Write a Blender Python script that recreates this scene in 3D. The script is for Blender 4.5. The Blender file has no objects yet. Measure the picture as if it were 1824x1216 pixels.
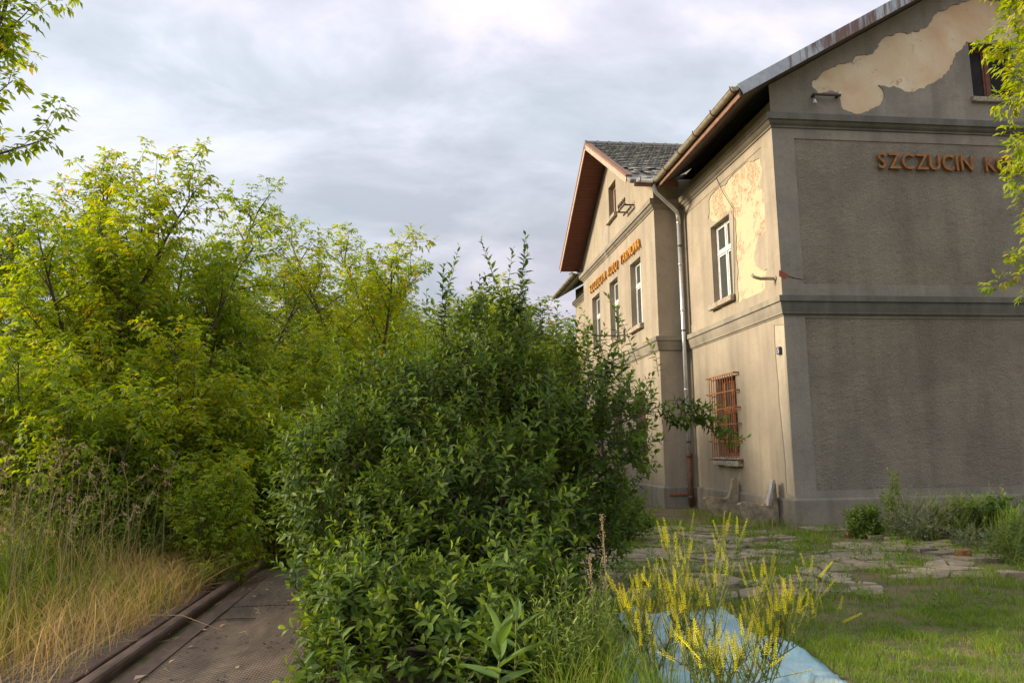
import bpy, math, random
import numpy as np
from mathutils import Vector, Matrix
from mathutils.geometry import tessellate_polygon

# ------------------------------------------------------------------ camera, sky, sun, exposure
SC = bpy.context.scene
COL = SC.collection
SC.render.engine = 'CYCLES'
SC.render.resolution_x, SC.render.resolution_y = 1024, 682
PITCH, ROLL, YAW = math.radians(8.0934), math.radians(-0.8056), math.radians(6.8904)
cd = bpy.data.cameras.new('camera')
cd.sensor_width = 36.0
cd.lens = 1359.94 / 1824 * 36.0
cd.clip_start = 0.05
cd.clip_end = 3000
cam = bpy.data.objects.new('camera', cd)
COL.objects.link(cam)
fwd = Vector((math.sin(YAW) * math.cos(PITCH), math.cos(YAW) * math.cos(PITCH), math.sin(PITCH)))
rt0 = Vector((math.cos(YAW), -math.sin(YAW), 0))
up0 = rt0.cross(fwd)
rt = rt0 * math.cos(ROLL) + up0 * math.sin(ROLL)
up = -rt0 * math.sin(ROLL) + up0 * math.cos(ROLL)
M = Matrix((rt, up, -fwd)).transposed().to_4x4()
M.translation = (0, 0, 1.6)
cam.matrix_world = M
SC.camera = cam

SUN_AZ = math.radians(11)      # from -X towards +Y
SUN_EL = math.radians(21)
sdir = Vector((-math.cos(SUN_AZ) * math.cos(SUN_EL), math.sin(SUN_AZ) * math.cos(SUN_EL), math.sin(SUN_EL)))
world = bpy.data.worlds.new('World')
SC.world = world
world.use_nodes = True
wn, wl = world.node_tree.nodes, world.node_tree.links
wn.clear()
wout = wn.new('ShaderNodeOutputWorld')
bg = wn.new('ShaderNodeBackground')
bg.inputs['Strength'].default_value = 0.1
wl.new(bg.outputs[0], wout.inputs[0])
sky = wn.new('ShaderNodeTexSky')
sky.sky_type = 'NISHITA'
sky.sun_disc = False
sky.sun_elevation = SUN_EL
sky.sun_rotation = math.atan2(sdir.x, sdir.y)
sky.dust_density = 2.0
tc = wn.new('ShaderNodeTexCoord')
sep = wn.new('ShaderNodeSeparateXYZ')
wl.new(tc.outputs['Generated'], sep.inputs[0])


def wmath(op, a, b=None, c=None):
    n = wn.new('ShaderNodeMath')
    n.operation = op
    for i, v in enumerate((a, b, c)):
        if v is None:
            continue
        if isinstance(v, (int, float)):
            n.inputs[i].default_value = v
        else:
            wl.new(v, n.inputs[i])
    return n.outputs[0]


zz = wmath('ADD', wmath('MAXIMUM', sep.outputs[2], 0.0), 0.32)
cx_ = wmath('DIVIDE', sep.outputs[0], zz)
cy_ = wmath('DIVIDE', sep.outputs[1], zz)
comb = wn.new('ShaderNodeCombineXYZ')
wl.new(cx_, comb.inputs[0])
wl.new(cy_, comb.inputs[1])


def wnoise(scale, detail, rough, dist, off):
    m = wn.new('ShaderNodeMapping')
    m.inputs['Location'].default_value = off
    m.inputs['Rotation'].default_value = (0, 0, math.radians(35))
    m.inputs['Scale'].default_value = (1.0, 1.5, 1.0)
    wl.new(comb.outputs[0], m.inputs[0])
    n = wn.new('ShaderNodeTexNoise')
    n.inputs['Scale'].default_value = scale
    n.inputs['Detail'].default_value = detail
    n.inputs['Roughness'].default_value = rough
    n.inputs['Distortion'].default_value = dist
    wl.new(m.outputs[0], n.inputs['Vector'])
    return n.outputs['Fac']


def wramp(fac, stops):
    r = wn.new('ShaderNodeValToRGB')
    cr = r.color_ramp
    while len(cr.elements) < len(stops):
        cr.elements.new(0.5)
    for e, (p, c) in zip(cr.elements, stops):
        e.position = p
        e.color = (*c, 1)
    wl.new(fac, r.inputs[0])
    return r.outputs[0]


n1 = wnoise(2.4, 11.0, 0.57, 0.3, (3.1, 1.7, 0))
n2 = wnoise(0.62, 5.0, 0.5, 0.15, (7.3, 2.2, 0))
n3 = wnoise(0.8, 3.0, 0.5, 0.2, (1.3, 9.2, 0))
mixn = wmath('ADD', wmath('MULTIPLY', n1, 0.62), wmath('MULTIPLY', n2, 0.38))
cloud = wramp(mixn, [(0.40, (0.43, 0.46, 0.505)), (0.46, (0.50, 0.525, 0.575)), (0.51, (0.60, 0.605, 0.665)),
                     (0.59, (0.73, 0.715, 0.745))])
tintw = wramp(n3, [(0.40, (0.96, 1.0, 1.01)), (0.60, (1.04, 0.985, 1.02))])
ctint = wn.new('ShaderNodeVectorMath')
ctint.operation = 'MULTIPLY'
wl.new(cloud, ctint.inputs[0])
wl.new(tintw, ctint.inputs[1])
cloud = ctint.outputs[0]
cscale = wn.new('ShaderNodeVectorMath')
cscale.operation = 'SCALE'
wl.new(cloud, cscale.inputs[0])
# an overcast sky grows brighter towards the zenith (standard overcast sky, 1 + 2 sin of the elevation)
wl.new(wmath('MULTIPLY', wmath('ADD', wmath('MULTIPLY', wmath('MAXIMUM', sep.outputs[2], 0.0), 2.0), 1.0), 4.75), cscale.inputs['Scale'])
mx = wn.new('ShaderNodeMix')
mx.data_type = 'RGBA'
mx.inputs['Factor'].default_value = 0.9
wl.new(sky.outputs[0], mx.inputs[6])
wl.new(cscale.outputs[0], mx.inputs[7])
wl.new(mx.outputs[2], bg.inputs['Color'])

sd = bpy.data.lights.new('sun', 'SUN')
sd.energy = 3.7
sd.angle = math.radians(12.0)
sd.color = (1.0, 0.86, 0.66)
sun = bpy.data.objects.new('sun', sd)
COL.objects.link(sun)
sun.rotation_mode = 'QUATERNION'
sun.rotation_quaternion = (-sdir).to_track_quat('-Z', 'Y')
sun.location = (-20, 10, 15)

vs = SC.view_settings
SC.display_settings.display_device = 'sRGB'
vs.view_transform = 'Standard'
vs.look = 'None'
vs.exposure = 0.85
vs.gamma = 1.0
vs.use_curve_mapping = False
cy = SC.cycles
cy.use_denoising = True
cy.max_bounces = 9
cy.diffuse_bounces = 4
cy.glossy_bounces = 3
cy.transmission_bounces = 4
cy.transparent_max_bounces = 6
cy.use_adaptive_sampling = True
cy.adaptive_threshold = 0.015
cy.caustics_reflective = False
cy.caustics_refractive = False
cy.sample_clamp_indirect = 6.0

random.seed(11)
NP = np.random.default_rng(11)
R = random.Random(5)


# ------------------------------------------------------------------ materials
class NT:
    def __init__(self, name):
        self.m = bpy.data.materials.new(name)
        self.m.use_nodes = True
        self.n, self.l = self.m.node_tree.nodes, self.m.node_tree.links
        self.n.clear()
        self.out = self.n.new('ShaderNodeOutputMaterial')
        self._pos = None

    def pos(self):
        if self._pos is None:
            self._pos = self.n.new('ShaderNodeNewGeometry').outputs['Position']
        return self._pos

    def _in(self, sock, v):
        if v is None:
            return
        if hasattr(v, 'is_linked') or isinstance(v, bpy.types.NodeSocket):
            self.l.new(v, sock)
        elif isinstance(v, (tuple, list)) and len(v) == 3 and sock.type == 'RGBA':
            sock.default_value = (*v, 1)
        else:
            sock.default_value = v

    def noise(self, scale, detail=4, rough=0.55, dist=0.0, stretch=(1, 1, 1), vec=None):
        mp = self.n.new('ShaderNodeMapping')
        mp.inputs['Scale'].default_value = stretch
        self.l.new(vec or self.pos(), mp.inputs[0])
        t = self.n.new('ShaderNodeTexNoise')
        t.inputs['Scale'].default_value = scale
        t.inputs['Detail'].default_value = detail
        t.inputs['Roughness'].default_value = rough
        t.inputs['Distortion'].default_value = dist
        self.l.new(mp.outputs[0], t.inputs['Vector'])
        return t.outputs['Fac']

    def voronoi(self, scale, feature='F1', stretch=(1, 1, 1)):
        mp = self.n.new('ShaderNodeMapping')
        mp.inputs['Scale'].default_value = stretch
        self.l.new(self.pos(), mp.inputs[0])
        t = self.n.new('ShaderNodeTexVoronoi')
        t.feature = feature
        t.inputs['Scale'].default_value = scale
        self.l.new(mp.outputs[0], t.inputs['Vector'])
        return t.outputs['Distance']

    def ramp(self, fac, stops, interp='LINEAR'):
        r = self.n.new('ShaderNodeValToRGB')
        cr = r.color_ramp
        cr.interpolation = interp
        while len(cr.elements) < len(stops):
            cr.elements.new(0.5)
        for e, (p, c) in zip(cr.elements, stops):
            e.position = p
            e.color = (*c, 1) if isinstance(c, (tuple, list)) else (c, c, c, 1)
        self._in(r.inputs[0], fac)
        return r.outputs[0]

    def mix(self, fac, a, b, blend='MIX'):
        x = self.n.new('ShaderNodeMix')
        x.data_type = 'RGBA'
        x.blend_type = blend
        self._in(x.inputs[0], fac)
        self._in(x.inputs[6], a)
        self._in(x.inputs[7], b)
        return x.outputs[2]

    def math(self, op, a, b=None):
        x = self.n.new('ShaderNodeMath')
        x.operation = op
        self._in(x.inputs[0], a)
        self._in(x.inputs[1], b)
        return x.outputs[0]

    def bump(self, h, strength=0.5, dist=0.02, normal=None):
        b = self.n.new('ShaderNodeBump')
        b.inputs['Strength'].default_value = strength
        b.inputs['Distance'].default_value = dist
        self._in(b.inputs['Height'], h)
        if normal is not None:
            self.l.new(normal, b.inputs['Normal'])
        return b.outputs[0]

    def attr(self, name):
        a = self.n.new('ShaderNodeAttribute')
        a.attribute_name = name
        return a.outputs['Fac']

    def rnd(self):
        return self.n.new('ShaderNodeObjectInfo').outputs['Random']

    def principled(self, color, rough=0.8, metal=0.0, spec=0.3, normal=None):
        p = self.n.new('ShaderNodeBsdfPrincipled')
        self._in(p.inputs['Base Color'], color)
        self._in(p.inputs['Roughness'], rough)
        self._in(p.inputs['Metallic'], metal)
        p.inputs['Specular IOR Level'].default_value = spec
        if normal is not None:
            self.l.new(normal, p.inputs['Normal'])
        self.l.new(p.outputs[0], self.out.inputs[0])
        return p


def plaster(name, base, alt, dark, rough_scale=60, bstr=0.35, bdist=0.01, streak=0.35, blotch=0.8):
    t = NT(name)
    n1 = t.noise(blotch, 5, 0.6, 0.4)
    n2 = t.noise(1.6, 5, 0.6, 0.2, stretch=(1.6, 1.6, 0.16))
    n3 = t.noise(rough_scale, 5, 0.7)
    n4 = t.noise(7, 5, 0.65)
    c = t.mix(t.ramp(n1, [(0.38, 0.0), (0.62, 1.0)]), base, alt)
    c = t.mix(t.math('MULTIPLY', t.ramp(n2, [(0.46, 0.0), (0.72, 1.0)]), streak), c, dark)
    c = t.mix(t.math('MULTIPLY', t.ramp(n4, [(0.55, 0.0), (0.75, 1.0)]), 0.35), c, dark)
    c = t.mix(0.45, c, t.ramp(n3, [(0.3, 0.35), (0.7, 0.65)]), 'OVERLAY')
    h = t.math('ADD', t.math('MULTIPLY', n3, 0.7), t.math('MULTIPLY', n4, 0.8))
    t.principled(c, 0.92, spec=0.15, normal=t.bump(h, bstr, bdist))
    return t.m


def simple(name, a, b, scale=8, rough=0.8, metal=0.0, spec=0.3, bstr=0.2, bdist=0.005, stretch=(1, 1, 1), lo=0.35, hi=0.65):
    t = NT(name)
    n = t.noise(scale, 6, 0.65, 0.2, stretch)
    c = t.mix(t.ramp(n, [(lo, 0.0), (hi, 1.0)]), a, b)
    t.principled(c, rough, metal, spec, t.bump(t.noise(scale * 4, 4, 0.6, 0, stretch), bstr, bdist))
    return t.m


def leafmat(name, stops, rough=0.5, trans=0.35, spec=0.35, tcol=1.35):
    """tint attribute 0..1 (one value per leaf) picks the leaf's own colour"""
    t = NT(name)
    n = t.noise(1.1, 3, 0.6)
    rv = t.math('MULTIPLY', t.math('SUBTRACT', t.rnd(), 0.5), 0.22)
    f = t.math('ADD', t.math('ADD', t.attr('tint'), rv), t.math('MULTIPLY', t.math('SUBTRACT', n, 0.5), 0.5))
    c = t.ramp(f, stops)
    p = t.principled(c, rough, 0, spec)
    tr = t.n.new('ShaderNodeBsdfTranslucent')
    hs = t.n.new('ShaderNodeHueSaturation')
    hs.inputs['Hue'].default_value = 0.485
    hs.inputs['Saturation'].default_value = 1.1
    hs.inputs['Value'].default_value = tcol
    t.l.new(c, hs.inputs['Color'])
    t.l.new(hs.outputs[0], tr.inputs[0])
    ms = t.n.new('ShaderNodeMixShader')
    ms.inputs[0].default_value = trans
    t.l.new(p.outputs[0], ms.inputs[1])
    t.l.new(tr.outputs[0], ms.inputs[2])
    t.l.new(ms.outputs[0], t.out.inputs[0])
    return t.m


MT = {}
MT['roughcast'] = plaster('grey_roughcast', (0.37, 0.318, 0.248), (0.29, 0.252, 0.20), (0.18, 0.165, 0.13), 26, 1.0, 0.085, 0.38, 0.9)
MT['grey_plaster'] = plaster('grey_smooth_plaster', (0.345, 0.307, 0.252), (0.275, 0.246, 0.203), (0.15, 0.135, 0.11), 40, 0.7, 0.03, 0.45)
MT['beige_plaster'] = plaster('beige_plaster', (0.40, 0.335, 0.245), (0.335, 0.282, 0.21), (0.195, 0.165, 0.125), 45, 0.5, 0.015, 0.5)
MT['trim_plaster'] = plaster('moulded_trim_plaster', (0.32, 0.28, 0.215), (0.26, 0.228, 0.18), (0.13, 0.115, 0.092), 60, 0.3, 0.008, 0.5, 1.4)
MT['grey_trim'] = plaster('grey_moulded_trim', (0.20, 0.185, 0.16), (0.155, 0.145, 0.127), (0.085, 0.08, 0.07), 60, 0.3, 0.008, 0.6, 1.4)
MT['pale_plaster'] = plaster('pale_bare_plaster', (0.50, 0.43, 0.32), (0.42, 0.36, 0.27), (0.27, 0.225, 0.17), 50, 0.3, 0.008, 0.4, 1.2)
MT['plinth'] = plaster('stained_plinth_plaster', (0.29, 0.255, 0.20), (0.23, 0.205, 0.17), (0.12, 0.11, 0.09), 30, 0.6, 0.015, 0.6, 1.6)


def peel_mat(name, yel, yel2, rust, amount):
    t = NT(name)
    c = t.mix(t.ramp(t.noise(0.9, 5, 0.6, 0.5), [(0.35, 0.0), (0.65, 1.0)]), yel, yel2)
    sp = t.noise(4.0, 9, 0.72, 0.6)
    reg = t.noise(0.9, 3, 0.5, 0.3)
    mask = t.ramp(t.math('ADD', t.math('MULTIPLY', sp, 0.75), t.math('MULTIPLY', reg, 0.45)), [(amount, 0.0), (amount + 0.035, 1.0)])
    c = t.mix(mask, c, t.mix(t.ramp(t.noise(14, 5, 0.7), [(0.4, 0.0), (0.6, 1.0)]), rust, yel2))
    c = t.mix(t.ramp(t.noise(22, 6, 0.7), [(0.62, 0.0), (0.7, 0.5)]), c, (0.22, 0.19, 0.15))
    t.principled(c, 0.92, spec=0.1, normal=t.bump(t.math('ADD', t.noise(30, 5, 0.7), t.math('MULTIPLY', mask, -0.8)), 0.4, 0.012))
    return t.m


MT['yellow_peel'] = peel_mat('yellow_old_plaster', (0.54, 0.445, 0.27), (0.50, 0.43, 0.30), (0.36, 0.205, 0.105), 0.605)
MT['tan_peel'] = peel_mat('tan_old_plaster', (0.70, 0.49, 0.29), (0.84, 0.70, 0.50), (0.48, 0.30, 0.17), 0.69)
MT['patch_edge'] = simple('broken_render_edge', (0.12, 0.11, 0.10), (0.2, 0.18, 0.16), 30)
MT['brickred'] = simple('red_brick', (0.36, 0.12, 0.065), (0.25, 0.09, 0.05), 22, 0.9, bstr=0.5, bdist=0.01)
MT['brickgrey'] = simple('weathered_brick', (0.28, 0.22, 0.18), (0.2, 0.16, 0.13), 22, 0.9, bstr=0.5, bdist=0.01)
MT['zinc'] = simple('galvanised_zinc', (0.66, 0.67, 0.68), (0.5, 0.52, 0.54), 5, 0.4, 0.6, 0.5, 0.1, 0.003)
MT['old_gutter'] = simple('weathered_gutter', (0.42, 0.38, 0.28), (0.30, 0.25, 0.17), 6, 0.6, 0.2, 0.3, 0.2, 0.003, (1, 1, 1))
MT['rustiron'] = simple('rusty_cast_iron', (0.17, 0.085, 0.052), (0.10, 0.055, 0.038), 12, 0.85, 0.1, 0.3, 0.4, 0.005)
MT['darkiron'] = simple('dark_iron', (0.05, 0.045, 0.04), (0.09, 0.06, 0.045), 20, 0.7, 0.4, 0.4)
MT['orange'] = simple('rusty_orange_paint', (0.42, 0.165, 0.055), (0.24, 0.095, 0.04), 9, 0.7, 0, 0.3, 0.3, 0.003)
MT['signorange'] = simple('faded_orange_paint', (0.42, 0.18, 0.045), (0.22, 0.095, 0.035), 11, 0.6, 0, 0.3, 0.3, 0.003)
MT['signyellow'] = simple('faded_yellow_paint', (0.62, 0.30, 0.04), (0.46, 0.2, 0.04), 7, 0.6, 0, 0.3, 0.3, 0.003)
MT['white'] = simple('old_white_paint', (0.74, 0.73, 0.70), (0.60, 0.58, 0.53), 9, 0.5, 0, 0.4, 0.15, 0.003)
MT['brownwood'] = simple('brown_painted_wood', (0.20, 0.085, 0.05), (0.13, 0.06, 0.04), 10, 0.75, bstr=0.3)
MT['soffit'] = simple('red_brown_soffit_boards', (0.20, 0.075, 0.055), (0.13, 0.055, 0.045), 3.5, 0.8, stretch=(1, 8, 8), bstr=0.3)
MT['darksoffit'] = simple('dark_soffit_boards', (0.19, 0.15, 0.13), (0.12, 0.095, 0.09), 5, 0.85, stretch=(6, 1, 6), bstr=0.3)
MT['fascia'] = simple('peeling_fascia_board', (0.30, 0.17, 0.115), (0.16, 0.08, 0.055), 7, 0.8, stretch=(4, 1, 4))
MT['paleboard'] = simple('pale_barge_board', (0.55, 0.40, 0.30), (0.42, 0.26, 0.19), 6, 0.75, stretch=(3, 1, 1))
MT['tiles'] = simple('weathered_roof_tile', (0.33, 0.32, 0.29), (0.18, 0.175, 0.16), 7, 0.85, bstr=0.4, bdist=0.01)
MT['sillstone'] = simple('weathered_sill', (0.50, 0.43, 0.32), (0.22, 0.18, 0.14), 14, 0.9, bstr=0.7, bdist=0.01)
MT['concrete'] = simple('mossy_concrete', (0.46, 0.37, 0.25), (0.17, 0.145, 0.10), 5, 0.95, bstr=0.9, bdist=0.02)
MT['oldwood'] = simple('grey_weathered_wood', (0.5, 0.48, 0.45), (0.3, 0.28, 0.25), 18, 0.9, stretch=(1, 1, 0.15), bstr=0.6)
MT['dark'] = simple('unlit_black', (0.02, 0.02, 0.02), (0.035, 0.03, 0.028), 3, 0.9)  # near-black colour standing in for the darkness of unlit rooms and gaps
MT['window_backing'] = simple('grey_net_curtain', (0.34, 0.33, 0.30), (0.22, 0.215, 0.2), 4, 0.9, stretch=(6, 6, 0.3))
MT['enamel'] = simple('dark_blue_enamel', (0.03, 0.035, 0.06), (0.02, 0.025, 0.04), 12, 0.4)
MT['bark'] = simple('bark', (0.13, 0.105, 0.075), (0.07, 0.058, 0.045), 14, 0.9, stretch=(1, 1, 0.3), bstr=0.6)
MT['twig'] = simple('green_brown_twig', (0.15, 0.12, 0.06), (0.09, 0.07, 0.04), 12, 0.8)
MT['palewood'] = simple('barkless_branch', (0.46, 0.28, 0.16), (0.30, 0.17, 0.10), 14, 0.8)
MT['strip'] = simple('concrete_strip', (0.17, 0.13, 0.095), (0.09, 0.07, 0.052), 6, 0.95, bstr=0.7, bdist=0.02)


def glass_mat():
    t = NT('window_glass')
    p = t.principled((0.06, 0.065, 0.06), 0.06, 0.0, 0.8, t.bump(t.noise(3, 2, 0.5), 0.05, 0.01))
    return t.m


MT['glass'] = glass_mat()


def verge_mat():
    t = NT('rust_streaked_verge_metal')
    n = t.noise(1.0, 4, 0.6, 0.0, (9, 9, 0.8))
    big = t.noise(0.55, 2, 0.5)
    c = t.mix(t.ramp(t.noise(4, 4, 0.6), [(0.35, 0.0), (0.65, 1.0)]), (0.46, 0.48, 0.50), (0.34, 0.36, 0.38))
    f = t.ramp(t.math('ADD', t.math('MULTIPLY', n, 0.7), t.math('MULTIPLY', big, 0.5)), [(0.58, 0.0), (0.68, 0.9)])
    c = t.mix(f, c, (0.16, 0.085, 0.06))
    t.principled(c, 0.55, 0.4, 0.4, t.bump(t.noise(6, 3), 0.2, 0.006))
    return t.m


MT['verge'] = verge_mat()


def plate_mat():
    t = NT('rusty_tread_plate')
    vec = t.pos()
    w = []
    for ang in (45, -45):
        mp = t.n.new('ShaderNodeMapping')
        mp.inputs['Rotation'].default_value = (0, 0, math.radians(ang))
        t.l.new(vec, mp.inputs[0])
        wv = t.n.new('ShaderNodeTexWave')
        wv.inputs['Scale'].default_value = 9.5
        wv.inputs['Distortion'].default_value = 0.3
        t.l.new(mp.outputs[0], wv.inputs['Vector'])
        w.append(wv.outputs['Fac'])
    tread = t.math('MAXIMUM', w[0], w[1])
    n = t.noise(1.3, 6, 0.65, 0.4, (1.6, 0.5, 1))
    c = t.mix(t.ramp(n, [(0.36, 0.0), (0.64, 1.0)]), (0.07, 0.05, 0.036), (0.21, 0.15, 0.10))
    c = t.mix(t.ramp(t.noise(16, 6, 0.7), [(0.5, 0.0), (0.7, 0.7)]), c, (0.07, 0.052, 0.042))
    c = t.mix(0.7, c, t.ramp(tread, [(0.45, 0.3), (0.95, 0.66)]), 'OVERLAY')
    c = t.mix(t.ramp(t.noise(3.2, 8, 0.75, 1.0), [(0.58, 0.0), (0.66, 0.7)]), c, (0.10, 0.085, 0.06))
    h = t.math('ADD', t.math('MULTIPLY', tread, 0.6), t.math('MULTIPLY', t.noise(20, 5, 0.7), 0.5))
    t.principled(c, 0.72, 0.15, 0.35, t.bump(h, 0.9, 0.015))
    return t.m


MT['plate'] = plate_mat()
MT['rail'] = simple('rusty_rail_steel', (0.17, 0.11, 0.08), (0.085, 0.055, 0.042), 11, 0.6, 0.35, 0.4, 0.3, 0.004, (1, 0.3, 1))


def ground_mat():
    t = NT('yard_soil')
    a = t.mix(t.ramp(t.noise(0.7, 6, 0.65, 0.5), [(0.35, 0.0), (0.65, 1.0)]), (0.21, 0.155, 0.09), (0.125, 0.10, 0.052))
    a = t.mix(t.ramp(t.noise(2.6, 7, 0.7, 0.4), [(0.46, 0.0), (0.6, 0.85)]), a, (0.075, 0.10, 0.03))
    a = t.mix(t.ramp(t.noise(24, 5, 0.7), [(0.5, 0.0), (0.75, 0.6)]), a, (0.26, 0.21, 0.15))
    t.principled(a, 0.95, spec=0.1, normal=t.bump(t.math('ADD', t.noise(9, 6, 0.7), t.math('MULTIPLY', t.noise(45, 4, 0.7), 0.4)), 0.8, 0.04))
    return t.m


MT['ground'] = ground_mat()


def stone_mat():
    t = NT('weathered_paving_stone')
    a = t.mix(t.rnd(), (0.38, 0.30, 0.21), (0.25, 0.20, 0.145))
    a = t.mix(t.ramp(t.noise(3.5, 7, 0.7, 0.5), [(0.42, 0.0), (0.66, 0.85)]), a, (0.13, 0.115, 0.08))
    a = t.mix(t.ramp(t.noise(2.2, 6, 0.7, 0.5), [(0.52, 0.0), (0.64, 0.55)]), a, (0.10, 0.115, 0.045))
    t.principled(a, 0.92, spec=0.15, normal=t.bump(t.noise(12, 7, 0.7), 0.8, 0.02))
    return t.m


MT['stone'] = stone_mat()


def tarp_mat():
    t = NT('faded_blue_tarpaulin')
    c = t.mix(t.ramp(t.noise(2.2, 6, 0.65, 0.6), [(0.38, 0.0), (0.62, 1.0)]), (0.27, 0.40, 0.445), (0.19, 0.315, 0.36))
    c = t.mix(t.ramp(t.noise(2.6, 9, 0.72, 0.8), [(0.53, 0.0), (0.66, 0.75)]), c, (0.34, 0.32, 0.25))
    c = t.mix(t.ramp(t.noise(30, 5, 0.7), [(0.6, 0.0), (0.7, 0.5)]), c, (0.16, 0.15, 0.11))
    t.principled(c, 0.6, 0, 0.2, t.bump(t.noise(4, 8, 0.65, 1.5), 0.7, 0.04))
    return t.m


MT['tarp'] = tarp_mat()
G_STOPS = [(0.0, (0.115, 0.18, 0.022)), (0.3, (0.20, 0.285, 0.028)), (0.55, (0.31, 0.38, 0.036)), (0.8, (0.44, 0.44, 0.045)), (1.0, (0.56, 0.42, 0.06))]
MT['elder'] = leafmat('box_elder_leaf', G_STOPS, 0.55, 0.5, 0.2, 1.6)
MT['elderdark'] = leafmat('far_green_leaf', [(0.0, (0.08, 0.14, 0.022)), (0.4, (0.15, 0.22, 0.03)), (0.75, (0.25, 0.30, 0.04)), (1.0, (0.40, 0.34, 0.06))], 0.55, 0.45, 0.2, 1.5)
MT['bush'] = leafmat('dark_bush_leaf', [(0.0, (0.045, 0.085, 0.013)), (0.4, (0.10, 0.165, 0.022)), (0.75, (0.185, 0.26, 0.034)), (1.0, (0.30, 0.36, 0.05))], 0.52, 0.38, 0.2, 1.5)
MT['bushlight'] = leafmat('mid_green_leaf', [(0.0, (0.085, 0.145, 0.024)), (0.5, (0.155, 0.235, 0.036)), (1.0, (0.25, 0.33, 0.055))], 0.45, 0.38, 0.3, 1.5)
MT['bigleaf'] = leafmat('fresh_green_leaf', [(0.0, (0.085, 0.15, 0.03)), (0.5, (0.13, 0.22, 0.04)), (1.0, (0.18, 0.27, 0.055))], 0.45, 0.4)
MT['silverleaf'] = leafmat('silver_variegated_leaf', [(0.0, (0.06, 0.085, 0.045)), (0.5, (0.15, 0.18, 0.11)), (1.0, (0.30, 0.32, 0.22))], 0.55, 0.25)
MT['drygrass'] = leafmat('tall_mixed_grass', [(0.0, (0.12, 0.20, 0.025)), (0.35, (0.23, 0.29, 0.038)), (0.6, (0.42, 0.36, 0.09)), (0.85, (0.58, 0.39, 0.15)), (1.0, (0.68, 0.50, 0.25))], 0.6, 0.42, 0.2, 1.4)
MT['lawn'] = leafmat('short_green_grass', [(0.0, (0.095, 0.165, 0.02)), (0.45, (0.18, 0.28, 0.032)), (0.8, (0.30, 0.36, 0.05)), (1.0, (0.46, 0.37, 0.14))], 0.55, 0.42, 0.25, 1.5)
MT['flower'] = leafmat('yellow_clover_flower', [(0.0, (0.76, 0.68, 0.01)), (0.5, (0.90, 0.82, 0.012)), (1.0, (0.92, 0.88, 0.04))], 0.6, 0.4, 0.2, 1.2)
MT['seed'] = leafmat('dry_seed_head', [(0.0, (0.36, 0.26, 0.15)), (1.0, (0.58, 0.45, 0.28))], 0.8, 0.2)
MT['stalk'] = simple('green_plant_stalk', (0.14, 0.18, 0.04), (0.18, 0.17, 0.05), 9, 0.7)
MT['straw'] = simple('dry_straw', (0.44, 0.32, 0.17), (0.3, 0.2, 0.1), 9, 0.8)


# ------------------------------------------------------------------ mesh helpers
ORG = {}


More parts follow.
